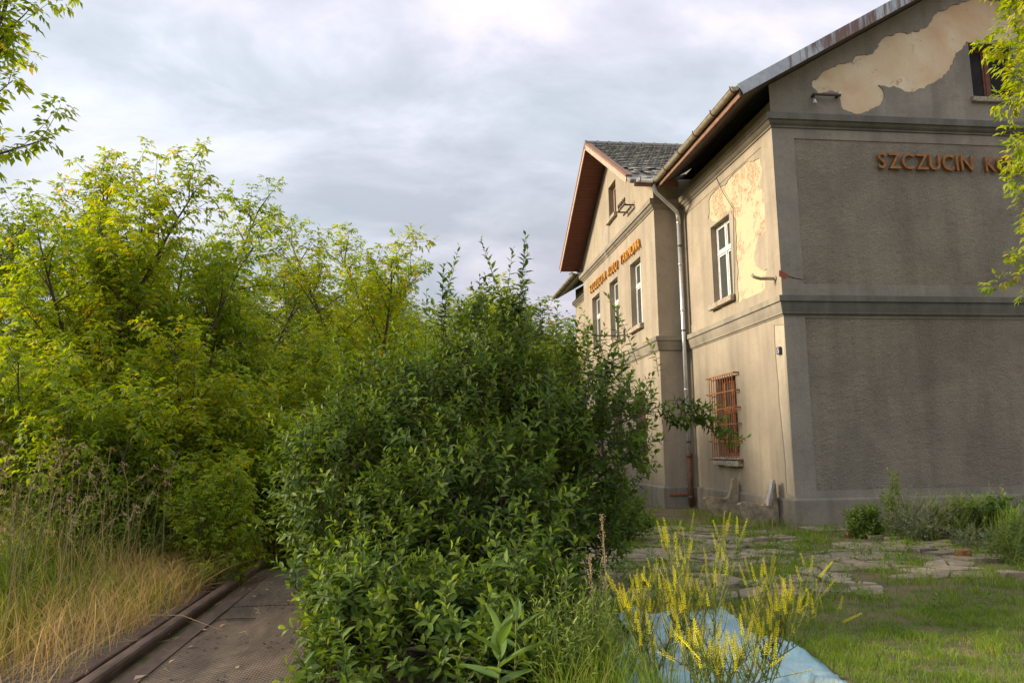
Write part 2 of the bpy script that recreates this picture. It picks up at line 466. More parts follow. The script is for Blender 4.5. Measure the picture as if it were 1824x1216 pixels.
class MB:
    def __init__(self):
        self.v, self.f = [], []

    def add(self, vs, fs):
        b = len(self.v)
        self.v += [tuple(p) for p in vs]
        self.f += [tuple(b + i for i in f) for f in fs]

    def box(self, x0, x1, y0, y1, z0, z1):
        self.add([(x0, y0, z0), (x1, y0, z0), (x1, y1, z0), (x0, y1, z0), (x0, y0, z1), (x1, y0, z1), (x1, y1, z1), (x0, y1, z1)],
                 [(3, 2, 1, 0), (4, 5, 6, 7), (0, 1, 5, 4), (1, 2, 6, 5), (2, 3, 7, 6), (3, 0, 4, 7)])

    def obox(self, c, ax, ay, az):
        """oriented box: centre and three half-vectors"""
        c, ax, ay, az = Vector(c), Vector(ax), Vector(ay), Vector(az)
        P = [c + sx * ax + sy * ay + sz * az for sz in (-1, 1) for sx, sy in ((-1, -1), (1, -1), (1, 1), (-1, 1))]
        self.add(P, [(3, 2, 1, 0), (4, 5, 6, 7), (0, 1, 5, 4), (1, 2, 6, 5), (2, 3, 7, 6), (3, 0, 4, 7)])

    def tube(self, pts, r, n=8, cap=True):
        pts = [Vector(p) for p in pts]
        rs = r if isinstance(r, (list, tuple)) else [r] * len(pts)
        rings = []
        ref = None
        for i, p in enumerate(pts):
            d = (pts[min(i + 1, len(pts) - 1)] - pts[max(i - 1, 0)])
            if d.length < 1e-9:
                d = Vector((0, 0, 1))
            d.normalize()
            if ref is None:
                ref = Vector((1, 0, 0)) if abs(d.x) < 0.8 else Vector((0, 1, 0))
            a = (ref - d * ref.dot(d))
            if a.length < 1e-6:
                a = d.orthogonal()
            a.normalize()
            ref = a
            b = d.cross(a)
            rings.append([p + (a * math.cos(2 * math.pi * k / n) + b * math.sin(2 * math.pi * k / n)) * rs[i] for k in range(n)])
        vs = [q for ring in rings for q in ring]
        fs = []
        for i in range(len(pts) - 1):
            for k in range(n):
                fs.append((i * n + k, i * n + (k + 1) % n, (i + 1) * n + (k + 1) % n, (i + 1) * n + k))
        if cap:
            fs.append(tuple(range(n - 1, -1, -1)))
            m = (len(pts) - 1) * n
            fs.append(tuple(m + k for k in range(n)))
        self.add(vs, fs)

    def planar(self, P, outer, holes, d):
        """flat sheet with holes on a wall plane; P(u, v, depth) maps to the world"""
        loops = [[Vector((a, b, 0)) for a, b in outer]] + [[Vector((a, b, 0)) for a, b in h] for h in holes]
        tris = tessellate_polygon(loops)
        flat = [p for lp in loops for p in lp]
        self.add([P(p.x, p.y, d) for p in flat], [tuple(t) for t in tris])

    def rim(self, P, loop, d0, d1):
        n = len(loop)
        vs = [P(a, b, d0) for a, b in loop] + [P(a, b, d1) for a, b in loop]
        self.add(vs, [(i, (i + 1) % n, n + (i + 1) % n, n + i) for i in range(n)])

    def build(self, name, mat, parent=None, smooth=False, org=None):
        me = bpy.data.meshes.new(name)
        o = ORG.get(parent, Vector((0, 0, 0))) if parent is not None else (Vector(org) if org is not None else Vector((0, 0, 0)))
        me.from_pydata([(x - o.x, y - o.y, z - o.z) for x, y, z in self.v], [], self.f)
        me.materials.append(mat)
        if smooth:
            me.polygons.foreach_set('use_smooth', [True] * len(me.polygons))
        me.update()
        return link(name, me, parent, o)


def link(name, me, parent=None, o=None):
    ob = bpy.data.objects.new(name, me)
    COL.objects.link(ob)
    if parent is not None:
        ob.parent = parent
        ORG[ob] = ORG.get(parent, Vector((0, 0, 0)))
    else:
        ob.location = o if o is not None else (0, 0, 0)
        ORG[ob] = Vector(o) if o is not None else Vector((0, 0, 0))
    return ob


def tag(o, label=None, cat=None, group=None, kind=None):
    if label:
        o['label'] = label
    if cat:
        o['category'] = cat
    if group:
        o['group'] = group
    if kind:
        o['kind'] = kind
    return o


def empty(name, loc, label=None, cat=None, group=None):
    e = bpy.data.objects.new(name, None)
    e.empty_display_size = 0.2
    COL.objects.link(e)
    e.location = loc
    ORG[e] = Vector(loc)
    return tag(e, label, cat, group)


def shared(name, me, parent, loc, rot=None, scl=None):
    """a child that shares mesh data with its alikes; loc in the parent's space"""
    o = bpy.data.objects.new(name, me)
    COL.objects.link(o)
    o.parent = parent
    o.location = loc
    if rot is not None:
        o.rotation_euler = rot
    if scl is not None:
        o.scale = scl
    return o


def bevel(o, w=0.01, seg=1):
    m = o.modifiers.new('bevel', 'BEVEL')
    m.width = w
    m.segments = seg
    m.limit_method = 'ANGLE'
    return o


def np_mesh(name, V, F, mat, tint=None, smooth=False):
    """V (n,3); F list of int arrays (m,k)"""
    me = bpy.data.meshes.new(name)
    me.vertices.add(len(V))
    me.vertices.foreach_set('co', np.ascontiguousarray(V, dtype=np.float32).ravel())
    idx = np.concatenate([f.ravel() for f in F]).astype(np.int32)
    cnt = np.concatenate([np.full(len(f), f.shape[1]) for f in F]).astype(np.int32)
    st = np.concatenate([[0], np.cumsum(cnt)[:-1]]).astype(np.int32)
    me.loops.add(len(idx))
    me.loops.foreach_set('vertex_index', idx)
    me.polygons.add(len(cnt))
    me.polygons.foreach_set('loop_start', st)
    me.polygons.foreach_set('loop_total', cnt)
    if smooth:
        me.polygons.foreach_set('use_smooth', np.ones(len(cnt), dtype=bool))
    me.update(calc_edges=True)
    if tint is not None:
        a = me.attributes.new('tint', 'FLOAT', 'POINT')
        a.data.foreach_set('value', np.ascontiguousarray(tint, dtype=np.float32))
    me.materials.append(mat)
    return me


KITE = (np.array([(0, 0, 0), (-.5, .42, .07), (0, .45, -.02), (.5, .42, .07), (0, 1, -.08)], float),
        [np.array([(0, 2, 1), (0, 3, 2), (1, 2, 4), (2, 3, 4)])])
OVATE = (np.array([(0, 0, 0), (0, .33, -.03), (0, .68, -.05), (0, 1, -.16), (-.42, .28, .05), (-.40, .62, .03), (.42, .28, .05), (.40, .62, .03)], float),
         [np.array([(0, 1, 4), (2, 3, 5), (0, 6, 1), (2, 7, 3)]), np.array([(4, 1, 2, 5), (1, 6, 7, 2)])])
SMALL = (np.array([(0, 0, 0), (-.5, .5, .05), (0, 1, 0), (.5, .5, .05)], float), [np.array([(0, 2, 1), (0, 3, 2)])])


def norm(a):
    return a / np.maximum(np.linalg.norm(a, axis=-1, keepdims=True), 1e-9)


def leaf_geo(tpl, pos, axis, nrm, ln, wd):
    V, F = tpl
    y = norm(axis)
    x = norm(np.cross(y, nrm))
    z = np.cross(x, y)
    N, k = len(pos), len(V)
    W = (pos[:, None, :] + V[None, :, 0:1] * wd[:, None, None] * x[:, None, :]
         + V[None, :, 1:2] * ln[:, None, None] * y[:, None, :] + V[None, :, 2:3] * ln[:, None, None] * z[:, None, :])
    FF = [(f[None] + (np.arange(N) * k)[:, None, None]).reshape(-1, f.shape[1]) for f in F]
    return W.reshape(-1, 3), FF


def leaf_mesh(name, tpl, pos, axis, nrm, ln, wd, tint, mat, smooth=False):
    pos, axis, nrm = (np.asarray(a, float) for a in (pos, axis, nrm))
    V, F = leaf_geo(tpl, pos, axis, nrm, np.asarray(ln, float), np.asarray(wd, float))
    return np_mesh(name, V, F, mat, np.repeat(np.asarray(tint, float), len(tpl[0])), smooth)


def blades_mesh(name, pos, h, lean, wd, tint, mat):
    """curved grass blades: pos (N,3), height, lean vector (N,2) of the tip, width"""
    N = len(pos)
    ang = NP.uniform(0, 2 * np.pi, N)
    side = np.stack([np.cos(ang), np.sin(ang), np.zeros(N)], 1) * wd[:, None] * .5
    lean3 = np.concatenate([lean, np.zeros((N, 1))], 1)
    upv = np.zeros((N, 3))
    upv[:, 2] = h
    m1 = pos + upv * .45 + lean3 * .18
    m2 = pos + upv * .8 + lean3 * .55
    tip = pos + upv * .98 + lean3
    V = np.stack([pos - side, pos + side, m1 - side * .85, m1 + side * .85, m2 - side * .6, m2 + side * .6, tip], 1).reshape(-1, 3)
    b = (np.arange(N) * 7)[:, None, None]
    Q = (np.array([[(0, 1, 3, 2), (2, 3, 5, 4)]]) + b).reshape(-1, 4)
    T = (np.array([[(4, 5, 6)]]) + b).reshape(-1, 3)
    return np_mesh(name, V, [Q, T], mat, np.repeat(tint, 7))


# pixel of the 1824 x 1216 photograph -> point on a plane (used once, to lay things out in metres)
def hit(px, py, ax, c):
    d = fwd + rt * ((px - 912) / 1359.94) - up * ((py - 608) / 1359.94)
    o = Vector((0, 0, 1.6))
    return o + d * ((c - o[ax]) / d[ax])


def roughen(loop, amp, it=2, rng=R):
    for _ in range(it):
        out = []
        for i, (a, b) in enumerate(loop):
            c, d = loop[(i + 1) % len(loop)]
            L = math.hypot(c - a, d - b)
            out.append((a, b))
            if L > 0.05:
                k = rng.uniform(-1, 1) * amp * L
                out.append(((a + c) / 2 - (d - b) / L * k, (b + d) / 2 + (c - a) / L * k))
        loop = out
    return loop


def rect(u0, u1, v0, v1):
    return [(u0, v0), (u1, v0), (u1, v1), (u0, v1)]


# ------------------------------------------------------------------ ground
gb = MB()
gb.add([(-1500, -300, 0), (1500, -300, 0), (1500, 2500, 0), (-1500, 2500, 0)], [(0, 1, 2, 3)])
ground = tag(gb.build('ground', MT['ground']), kind='structure')

# ------------------------------------------------------------------ station building
X0, Y0 = 7.40, 14.68          # near corner
X1, Y1, Y2, Y3 = 6.57, 20.34, 29.85, 35.45
XR = 17.6                     # right end of the near gable
XC = (X0 + XR) / 2            # its ridge
B = empty('station_building', (X0, Y0, 0), 'two storey grey and beige plastered railway station with peeling walls and a cross gable', 'building')


def PG(u, v, d=0.0):
    return (u, Y0 - d, v)


def PA(u, v, d=0.0):
    return (X0 - d, u, v)


def PB(u, v, d=0.0):
    return (X1 - d, u, v)


def PS(u, v, d=0.0):
    return (u, Y1 - d, v)


ZS, ZC = 4.46, 8.5
# --- near gable wall (in shade)
w = MB()
pan_lo = rect(7.86, XR - .46, 0.72, 4.215)
pan_up = rect(7.89, XR - .49, 4.93, 8.09)
w.planar(PG, rect(X0, XR, 0.3, ZS), [pan_lo], 0)
w.planar(PG, rect(X0, XR, ZS, ZC), [pan_up], 0)
RISE = 0.5806
ZE = 8.80


def rake_z(x):
    return ZE + RISE * (x - 6.5) if x < XC else ZE + RISE * (2 * XC - 6.5 - x)


att = rect(12.17, 13.25, 9.22, 10.49)
pk = [(165, 525), (230, 465), (345, 405), (425, 390), (450, 355), (520, 350), (580, 310), (590, 280), (700, 210), (850, 200), (930, 130), (1040, 50), (1170, 0)]
patch = [tuple(hit(1400 + a / 3.575, b / 3.575, 1, Y0)[i] for i in (0, 2)) for a, b in pk]
patch += [(12.6, 11.62), (13.2, 11.5), (13.9, 11.1), (14.2, 10.6), (13.75, 10.6), (13.3, 10.56), (12.7, 10.56)]
pk2 = [(1150, 266), (1110, 320), (1075, 370), (1050, 430), (1000, 495), (940, 530), (890, 562), (740, 570), (690, 548), (590, 542), (625, 590), (620, 640),
       (570, 680), (520, 710), (430, 722), (370, 700), (350, 650), (350, 600), (200, 595), (165, 550)]
patch += [tuple(hit(1400 + a / 3.575, b / 3.575, 1, Y0)[i] for i in (0, 2)) for a, b in pk2]
patch = roughen(patch, 0.16, 3, random.Random(3))
tri = [(X0, ZC), (XR, ZC), (XR, rake_z(XR) - .05), (XC, rake_z(XC) - .05), (X0, rake_z(X0) - .05)]
w.planar(PG, tri, [att, patch], 0)
w.rim(PG, att, 0, -0.3)
gable_wall = w.build('gable_wall', MT['grey_plaster'], B)
w = MB()
for p in (pan_lo, pan_up):
    w.rim(PG, p, 0, -0.018)
    w.planar(PG, p, [], -0.018)
w.build('roughcast_panel', MT['roughcast'], B)
w = MB()
w.planar(PG, patch, [], -0.022)
w.build('bare_plaster_patch', MT['tan_peel'], B)
w = MB()
w.rim(PG, patch, 0, -0.022)
w.build('broken_render_edge', MT['patch_edge'], B)


def window(P, u0, u1, v0, v1, depth, frame_mat, back_mat, transom=0.66, mull=True, sill_mat=None, sill_t=0.14, sill_out=0.1, sill_over=0.07, fw=0.055, inner=0.045, pane_mat=None):
    """frame, panes and sill of one window, all set back in its opening"""
    f = MB()
    d0, d1 = -depth, -depth - 0.07

    def bar(a, b, c, e, o0=0.0, o1=0.0):
        vs = [P(a, c, d0 + o0), P(b, c, d0 + o0), P(b, e, d0 + o0), P(a, e, d0 + o0), P(a, c, d1 + o1), P(b, c, d1 + o1), P(b, e, d1 + o1), P(a, e, d1 + o1)]
        f.add(vs, [(0, 1, 2, 3), (7, 6, 5, 4), (0, 4, 5, 1), (1, 5, 6, 2), (2, 6, 7, 3), (3, 7, 4, 0)])

    bar(u0, u0 + fw, v0, v1)
    bar(u1 - fw, u1, v0, v1)
    bar(u0 + fw, u1 - fw, v0, v0 + fw)
    bar(u0 + fw, u1 - fw, v1 - fw, v1)
    um = (u0 + u1) / 2
    vt = v0 + (v1 - v0) * transom
    rows = [(v0 + fw, v1 - fw)]
    if transom:
        bar(u0 + fw, u1 - fw, vt - .045, vt + .045, 0.012)
        rows = [(v0 + fw, vt - .045), (vt + .045, v1 - fw)]
    cols = [(u0 + fw, u1 - fw)]
    if mull:
        for a, b in rows:
            bar(um - .04, um + .04, a, b, 0.006)
        cols = [(u0 + fw, um - .04), (um + .04, u1 - fw)]
    for a, b in rows:
        for c, e in cols:
            o = -0.012
            bar(c, c + inner, a, b, o, o)
            bar(e - inner, e, a, b, o, o)
            bar(c + inner, e - inner, a, a + inner, o, o)
            bar(c + inner, e - inner, b - inner, b, o, o)
    win = f.build('window', frame_mat, B)
    for a, b in rows:
        for c, e in cols:
            g = MB()
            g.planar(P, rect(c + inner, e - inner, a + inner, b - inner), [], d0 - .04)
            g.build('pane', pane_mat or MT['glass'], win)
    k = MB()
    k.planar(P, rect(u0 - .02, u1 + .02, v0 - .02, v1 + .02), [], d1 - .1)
    k.build('window_backing', back_mat, win)  # backing sheet; the black version paints in the darkness of an unlit room
    if sill_mat:
        s = MB()
        rr = random.Random(int(u0 * 100))
        a, e = u0 - sill_over, u1 + sill_over
        cut = a + (e - a) * rr.uniform(.45, .6)
        for p, q in ((a, cut - .012), (cut + .012, e)):
            t = rr.uniform(-.012, .012)
            vs = [P(p, v0 - sill_t + t, sill_out), P(q, v0 - sill_t + t, sill_out), P(q, v0 - .02 + t, sill_out), P(p, v0 - .02 + t, sill_out),
                  P(p, v0 - sill_t + t, 0.0), P(q, v0 - sill_t + t, 0.0), P(q, v0 + .003 + t, 0.0), P(p, v0 + .003 + t, 0.0)]
            s.add(vs, [(0, 1, 2, 3), (7, 6, 5, 4), (0, 4, 5, 1), (1, 5, 6, 2), (2, 6, 7, 3), (3, 7, 4, 0)])
        vs = [P(u0, v0 - .1, 0), P(u1, v0 - .1, 0), P(u1, v0 + .004, 0), P(u0, v0 + .004, 0), P(u0, v0 - .1, d1), P(u1, v0 - .1, d1), P(u1, v0 + .02, d1), P(u0, v0 + .02, d1)]
        s.add(vs, [(0, 1, 2, 3), (7, 6, 5, 4), (0, 4, 5, 1), (1, 5, 6, 2), (2, 6, 7, 3), (3, 7, 4, 0)])
        bevel(s.build('sill', sill_mat, win), 0.012, 2)
    return win


window(PG, 12.17, 13.25, 9.22, 10.49, 0.2, MT['brownwood'], MT['dark'], 0.0, True, MT['sillstone'], 0.13, 0.09, pane_mat=MT['dark'])  # near-black panes paint in the unlit attic behind

# --- track-side wall of the near wing (lit)
wu = rect(17.14, 18.34, 5.19, 7.20)
wl_ = rect(17.25, 18.45, 1.36, 3.28)
yk = [(450, 480), (400, 490), (320, 555), (260, 610), (215, 680), (210, 770), (235, 775), (300, 740), (318, 725), (338, 760), (345, 900), (350, 1040), (352, 1165), (400, 1140), (480, 1090), (490, 1000),
      (440, 990), (430, 930), (450, 850), (440, 830), (490, 830), (490, 700), (480, 650), (458, 620), (455, 480)]
ypatch = [tuple(hit(1180 + a / 2.643, 100 + b / 2.643, 0, X0)[i] for i in (1, 2)) for a, b in yk]
# keep clear of the window
ypatch = [(u, v) if not (17.10 < u < 18.4 and 5.15 < v < 7.24) else (17.07, v) if u < 17.7 else (u, 7.26) for u, v in ypatch]
ypatch = [(u, min(v, 8.06)) for u, v in ypatch]
ypatch = [(min(u, 18.95), v) for u, v in roughen(ypatch, 0.15, 3, random.Random(8))]
ypatch = [(u, v) if not (17.12 < u < 18.36 and 5.17 < v < 7.22) else ((17.1, v) if u < 17.7 else (u, 7.24)) for u, v in ypatch]
ypatch = [(u, min(max(v, 4.96), 8.07)) for u, v in ypatch]
pau = rect(15.22, 20.1, 4.93, 8.10)
strip = [(14.70, 0.60), (15.06, 0.66), (15.09, 2.0), (15.12, 2.9), (15.14, 4.14), (14.70, 4.08)]
strip = roughen(strip, 0.03, 2, random.Random(2))
w = MB()
w.planar(PA, rect(Y0, Y1, 0.3, ZS), [strip, wl_], 0)
w.planar(PA, rect(Y0, Y1, ZS, 8.9), [pau], 0)
w.rim(PA, pau, 0, -.012)
w.planar(PA, pau, [wu, [p for p in ypatch]], -.012)
w.rim(PA, wu, -.012, -0.34)
w.rim(PA, wl_, 0, -0.34)
w.build('track_side_wall', MT['beige_plaster'], B)
w = MB()
w.planar(PA, ypatch, [], -.03)
w.rim(PA, ypatch, -.012, -.03)
w.build('bare_plaster_patch', MT['yellow_peel'], B)
w = MB()
w.planar(PA, strip, [], -.015)
w.rim(PA, strip, 0, -.015)
w.build('pale_plaster_strip', MT['pale_plaster'], B)
w = MB()
tp = [tuple(hit(a, b, 0, X0)[i] for i in (1, 2)) for a, b in [(1319, 838), (1322, 864), (1309, 863)]]
w.planar(PA, tp, [], .004)
w.build('pale_plaster_chip', MT['yellow_peel'], B)
window(PA, 17.14, 18.34, 5.19, 7.20, 0.16, MT['white'], MT['window_backing'], 0.64, True, MT['sillstone'], 0.15, 0.12, 0.12)
gw = window(PA, 17.25, 18.45, 1.36, 3.28, 0.16, MT['orange'], MT['brownwood'], 0.6, True, MT['sillstone'], 0.2, 0.13, 0.16)
tag(gw, 'orange framed ground floor window behind a rusty grille')

# --- block with the cross gable
ZBR, YB = 12.2, (Y1 + Y2) / 2
BR = 0.602
wins = [(21.82, 22.98), (24.52, 25.66), (27.16, 28.40)]
w = MB()
gwin = [(21.86, 22.96), (24.54, 25.64), (27.2, 28.36)]
gh = [rect(a, b, 1.36, 3.28) for a, b in gwin]
uh = [rect(a, b, 5.30, 7.34) for a, b in wins]
aw = rect(24.38, 25.36, 9.52, 10.70)
w.planar(PB, rect(Y1, Y2, .3, ZS), gh, 0)
w.planar(PB, rect(Y1, Y2, ZS, ZC), uh, 0)
btri = [(Y1, ZC), (Y2, ZC), (Y2, 9.2), (YB, 9.2 + BR * (Y2 - YB) - .12), (Y1, 9.2)]
w.planar(PB, btri, [aw], 0)
for h in gh + uh + [aw]:
    w.rim(PB, h, 0, -.34)
w.build('cross_gable_wall', MT['beige_plaster'], B)
w = MB()
w.planar(PS, [(X1, .3), (9.5, .3), (9.5, 9.3), (X1, 9.2)], [], 0)
w.build('return_wall', MT['beige_plaster'], B)
w = MB()
PS2 = lambda u, v, d=0: (u, Y2 + d, v)
w.planar(PS2, [(X1, .3), (9.5, .3), (9.5, 9.3), (X1, 9.2)], [], 0)
w.build('return_wall', MT['beige_plaster'], B)
for a, b in wins:
    window(PB, a, b, 5.30, 7.34, 0.17, MT['white'], MT['window_backing'], 0.64, True, MT['sillstone'], 0.16, 0.12, 0.1)
for a, b in gwin:
    window(PB, a, b, 1.36, 3.28, 0.17, MT['brownwood'], MT['dark'], 0.6, True, MT['sillstone'], 0.18, 0.12, 0.12)
window(PB, 24.38, 25.36, 9.52, 10.70, 0.17, MT['paleboard'], MT['dark'], 0.0, True, MT['sillstone'], 0.15, 0.12, 0.1, pane_mat=MT['dark'])  # attic darkness is put into the near-black pane colour
# --- far wing
w = MB()
w.planar(PA, rect(Y2, Y3, .3, 8.9), [], 0)
PE = lambda u, v, d=0: (u, Y3 + d, v)
w.planar(PE, [(X0, .3), (XR, .3), (XR, 8.8), (XC, 12.1), (X0, 9.2)], [], 0)
PR = lambda u, v, d=0: (XR + d, u, v)
w.planar(PR, rect(Y0, Y3, .3, 8.9), [], 0)
w.build('far_wing_wall', MT['beige_plaster'], B)

# --- mouldings run round the whole plan with mitred corners
PATH = [(XR, Y3), (XR, Y0), (X0, Y0), (X0, Y1), (X1, Y1), (X1, Y2), (X0, Y2), (X0, Y3), (XR, Y3)]


def moulding(name, prof, mat, path=PATH):
    m = MB()
    rows = []
    n = len(path)
    for i, p in enumerate(path):
        p = Vector(p)
        if i == 0 or i == n - 1:
            a, b = Vector(path[n - 2]), Vector(path[1])
        else:
            a, b = Vector(path[i - 1]), Vector(path[i + 1])
        d1, d2 = (p - a).normalized(), (b - p).normalized()
        n1, n2 = Vector((-d1.y, d1.x)), Vector((-d2.y, d2.x))
        mt = (n1 + n2)
        mt = mt / max(mt.length_squared, 1e-6) * 2
        rows.append([(p.x + mt.x * o, p.y + mt.y * o, z) for o, z in prof])
    k = len(prof)
    for r in rows:
        m.v += r
    for i in range(n - 1):
        for j in range(k - 1):
            m.f.append((i * k + j, i * k + j + 1, (i + 1) * k + j + 1, (i + 1) * k + j))
    o = m.build(name, mat, B)
    if name != 'plinth':
        o.data.materials.append(MT['grey_trim'])
        for j in range(k - 1):
            o.data.polygons[(k - 1) + j].material_index = 1
    return o


prof_c = [(-.02, 8.62), (.15, 8.60), (.15, 8.46), (.11, 8.445), (.085, 8.40), (.05, 8.37), (.03, 8.36), (.03, 8.32), (-.01, 8.31)]
prof_s = [(-.01, 4.685), (.125, 4.665), (.125, 4.545), (.09, 4.53), (.075, 4.43), (.05, 4.33), (.05, 4.295), (.02, 4.285), (.02, 4.26), (-.01, 4.255)]
prof_p = [(-.01, .575), (.045, .535), (.05, .50), (.055, -.05)]
moulding('cornice', prof_c, MT['trim_plaster'])
moulding('string_course', prof_s, MT['trim_plaster'])
moulding('plinth', prof_p, MT['plinth'])

# --- roofs
TH = 0.11


def slab(mb, quad, th):
    """sheet given by four points (top face) thickened downwards along its normal"""
    q = [Vector(p) for p in quad]
    n = (q[1] - q[0]).cross(q[3] - q[0]).normalized()
    if n.z < 0:
        n = -n
    lo = [p - n * th for p in q]
    mb.add(q + lo, [(0, 1, 2, 3), (7, 6, 5, 4), (0, 4, 5, 1), (1, 5, 6, 2), (2, 6, 7, 3), (3, 7, 4, 0)])


YV = Y0 - .52
EX = 6.5


def zt(x):
    return rake_z(x) + TH * 1.15


r = MB()
XL, XRR = EX, 2 * XC - EX
slab(r, [(XL, YV, zt(XL)), (XC, YV, zt(XC)), (XC, Y1 - .25, zt(XC)), (XL, Y1 - .25, zt(XL))], TH)
slab(r, [(7.6, Y1 - .25, zt(7.6)), (XC, Y1 - .25, zt(XC)), (XC, Y2 + .4, zt(XC)), (7.6, Y2 + .4, zt(7.6))], TH)
slab(r, [(XL, Y2 + .4, zt(XL)), (XC, Y2 + .4, zt(XC)), (XC, Y3 + .5, zt(XC)), (XL, Y3 + .5, zt(XL))], TH)
slab(r, [(XRR, YV, zt(XRR)), (XC, YV, zt(XC)), (XC, Y3 + .5, zt(XC)), (XRR, Y3 + .5, zt(XRR))], TH)
r.build('roof', MT['tiles'], B)
# dark boards under the eave and the verge of the near wing, one by one
bw = 0.145
ux = Vector((1, 0, RISE)).normalized()
un = Vector((-ux.z, 0, ux.x))
k = 0
x = EX + .03
while x < X0 - .02:
    m = MB()
    c = Vector((x + bw * ux.x / 2, (YV + Y1 - .3) / 2, zt(x + bw * ux.x / 2))) - un * (TH + .012 + (k % 2) * .003)
    m.obox(c, ux * (bw / 2 - .006), (0, (Y1 - .3 - YV) / 2 - .05, 0), un * .009)
    m.build('soffit_board', MT['darksoffit'], B)
    x += bw * ux.x
    k += 1
for side in (1, -1):
    s0 = 0.95 if side == 1 else 0.2
    for j in range(int(6.7 / .2) if side == 1 else 32):
        s = s0 + j * .2
        xx = EX + s * ux.x
        if xx > XC - .1:
            break
        m = MB()
        c = Vector((xx, YV + .25, zt(xx))) - un * (TH + .012 + (j % 2) * .003)
        hx, hn = ux * .094, un * .009
        if side == -1:
            c.x = 2 * XC - c.x
            hx, hn = Vector((-hx.x, 0, hx.z)), Vector((-hn.x, 0, hn.z))
        m.obox(c, hx, (0, .25, 0), hn)
        m.build('soffit_board', MT['darksoffit'], B)
# verge flashing up the near gable
for sgn in (1, -1):
    v = MB()
    segs = [(EX - .02, 8.2), (8.2, 10.0), (10.0, 11.6), (11.6, XC)]
    for i, (a, b) in enumerate(segs):
        off = .004 * (i % 2)
        for (d0, d1, y0, y1) in ((-.17, .05, YV - .04 - off, YV - .012), (.05, .068, YV - .04 - off, YV + .16)):
            P = []
            for xx in (a + .003, b - .003):
                z = zt(xx)
                for d in (d0, d1):
                    for yy in (y0, y1):
                        q = Vector((xx, yy, z)) + un * d
                        if sgn == -1:
                            q.x = 2 * XC - q.x
                        P.append(q)
            v.add(P, [(0, 1, 3, 2), (4, 6, 7, 5), (0, 4, 5, 1), (2, 3, 7, 6), (0, 2, 6, 4), (1, 5, 7, 3)])
    v.build('verge_flashing', MT['verge'], B)
# fascia board and gutter along the near eave
m = MB()
m.box(EX - .012, EX + .02, YV, Y1 - .3, zt(EX) - TH - .11, zt(EX) - .01)
m.build('fascia_board', MT['fascia'], B)


def gutter(name, p0, p1, r_, mat, parent):
    """open half-round trough"""
    p0, p1 = Vector(p0), Vector(p1)
    d = (p1 - p0).normalized()
    a = d.cross(Vector((0, 0, 1))).normalized()
    g = MB()
    N = 10
    for rr in (r_, r_ - .006):
        for p in (p0, p1):
            g.v += [tuple(p + a * math.cos(math.pi * k / N) * rr - Vector((0, 0, 1)) * math.sin(math.pi * k / N) * rr) for k in range(N + 1)]
    n1 = N + 1
    for k in range(N):
        g.f.append((k, k + 1, n1 + k + 1, n1 + k))
        g.f.append((2 * n1 + k, 3 * n1 + k, 3 * n1 + k + 1, 2 * n1 + k + 1))
    for (i, j) in ((0, 2), (1, 3)):
        for k in range(N):
            g.f.append((i * n1 + k, j * n1 + k, j * n1 + k + 1, i * n1 + k + 1))
    # rolled lip
    for k in (0, N):
        g.tube([Vector(g.v[k]), Vector(g.v[n1 + k])], .011, 6)
    # end plate
    for p in (p0, p1):
        b = len(g.v)
        g.v += [tuple(p + a * math.cos(math.pi * k / N) * r_ - Vector((0, 0, 1)) * math.sin(math.pi * k / N) * r_) for k in range(N + 1)]
        g.f.append(tuple(range(b, b + N + 1)))
    ob = g.build(name, mat, parent, True)
    L = (p1 - p0).length
    nb = max(2, int(L / .95) + 1)
    for i in range(nb):
        c = p0 + d * (.08 + (L - .16) * i / (nb - 1))
        h = MB()
        h.tube([c + a * math.cos(math.pi * k / 8) * (r_ + .008) - Vector((0, 0, 1)) * math.sin(math.pi * k / 8) * (r_ + .008) for k in range(9)], .012, 5)
        q = c + a * (r_ + .01)
        h.tube([q, q + Vector((0, 0, .04))], .014, 5)
        h.build('gutter_bracket', MT['rustiron'], ob)
    return ob


gutter('gutter', (EX - .085, Y1 - .55, zt(EX) - .035), (EX - .085, YV - .02, zt(EX) - .005), .085, MT['old_gutter'], B)
gutter('gutter', (EX - .085, Y2 + .9, zt(EX) - .02), (EX - .085, Y3 + .5, zt(EX) - .02), .085, MT['old_gutter'], B)

# --- cross gable roof with its tiles
XG = 5.74                     # verge line in front of the wall
YE0, YE1 = Y1 - .62, Y2 + .62
zr = ZBR
ze = ZBR - BR * (YB - YE0)
r = MB()
slab(r, [(XG, YE0, ze), (EX + .22, YE0, ze), (12.3, YB, zr), (XG, YB, zr)], .09)
slab(r, [(XG, YE1, ze), (XC, YE1, ze), (XC, YB, zr), (XG, YB, zr)], .09)
# boards under the verge, each on its own
vy = Vector((0, 1, BR)).normalized()
vn = Vector((0, -vy.z, vy.y))
r.build('cross_roof', MT['tiles'], B)
Ls = math.hypot(YB - YE0, zr - ze)
for side in (0, 1):
    nb = int(Ls / .165)
    for j in range(nb):
        s = .09 + j * .165
        c = Vector((XG + .42, YE0, ze)) + vy * s - vn * (.09 + .012 + (j % 2) * .003)
        hv, hn = vy * .078, vn * .009
        if side:
            c.y = 2 * YB - c.y
            hv, hn = Vector((0, -hv.y, hv.z)), Vector((0, -hn.y, hn.z))
        m = MB()
        m.obox(c, (.41, 0, 0), hv, hn)
        m.build('soffit_board', MT['soffit'], B)
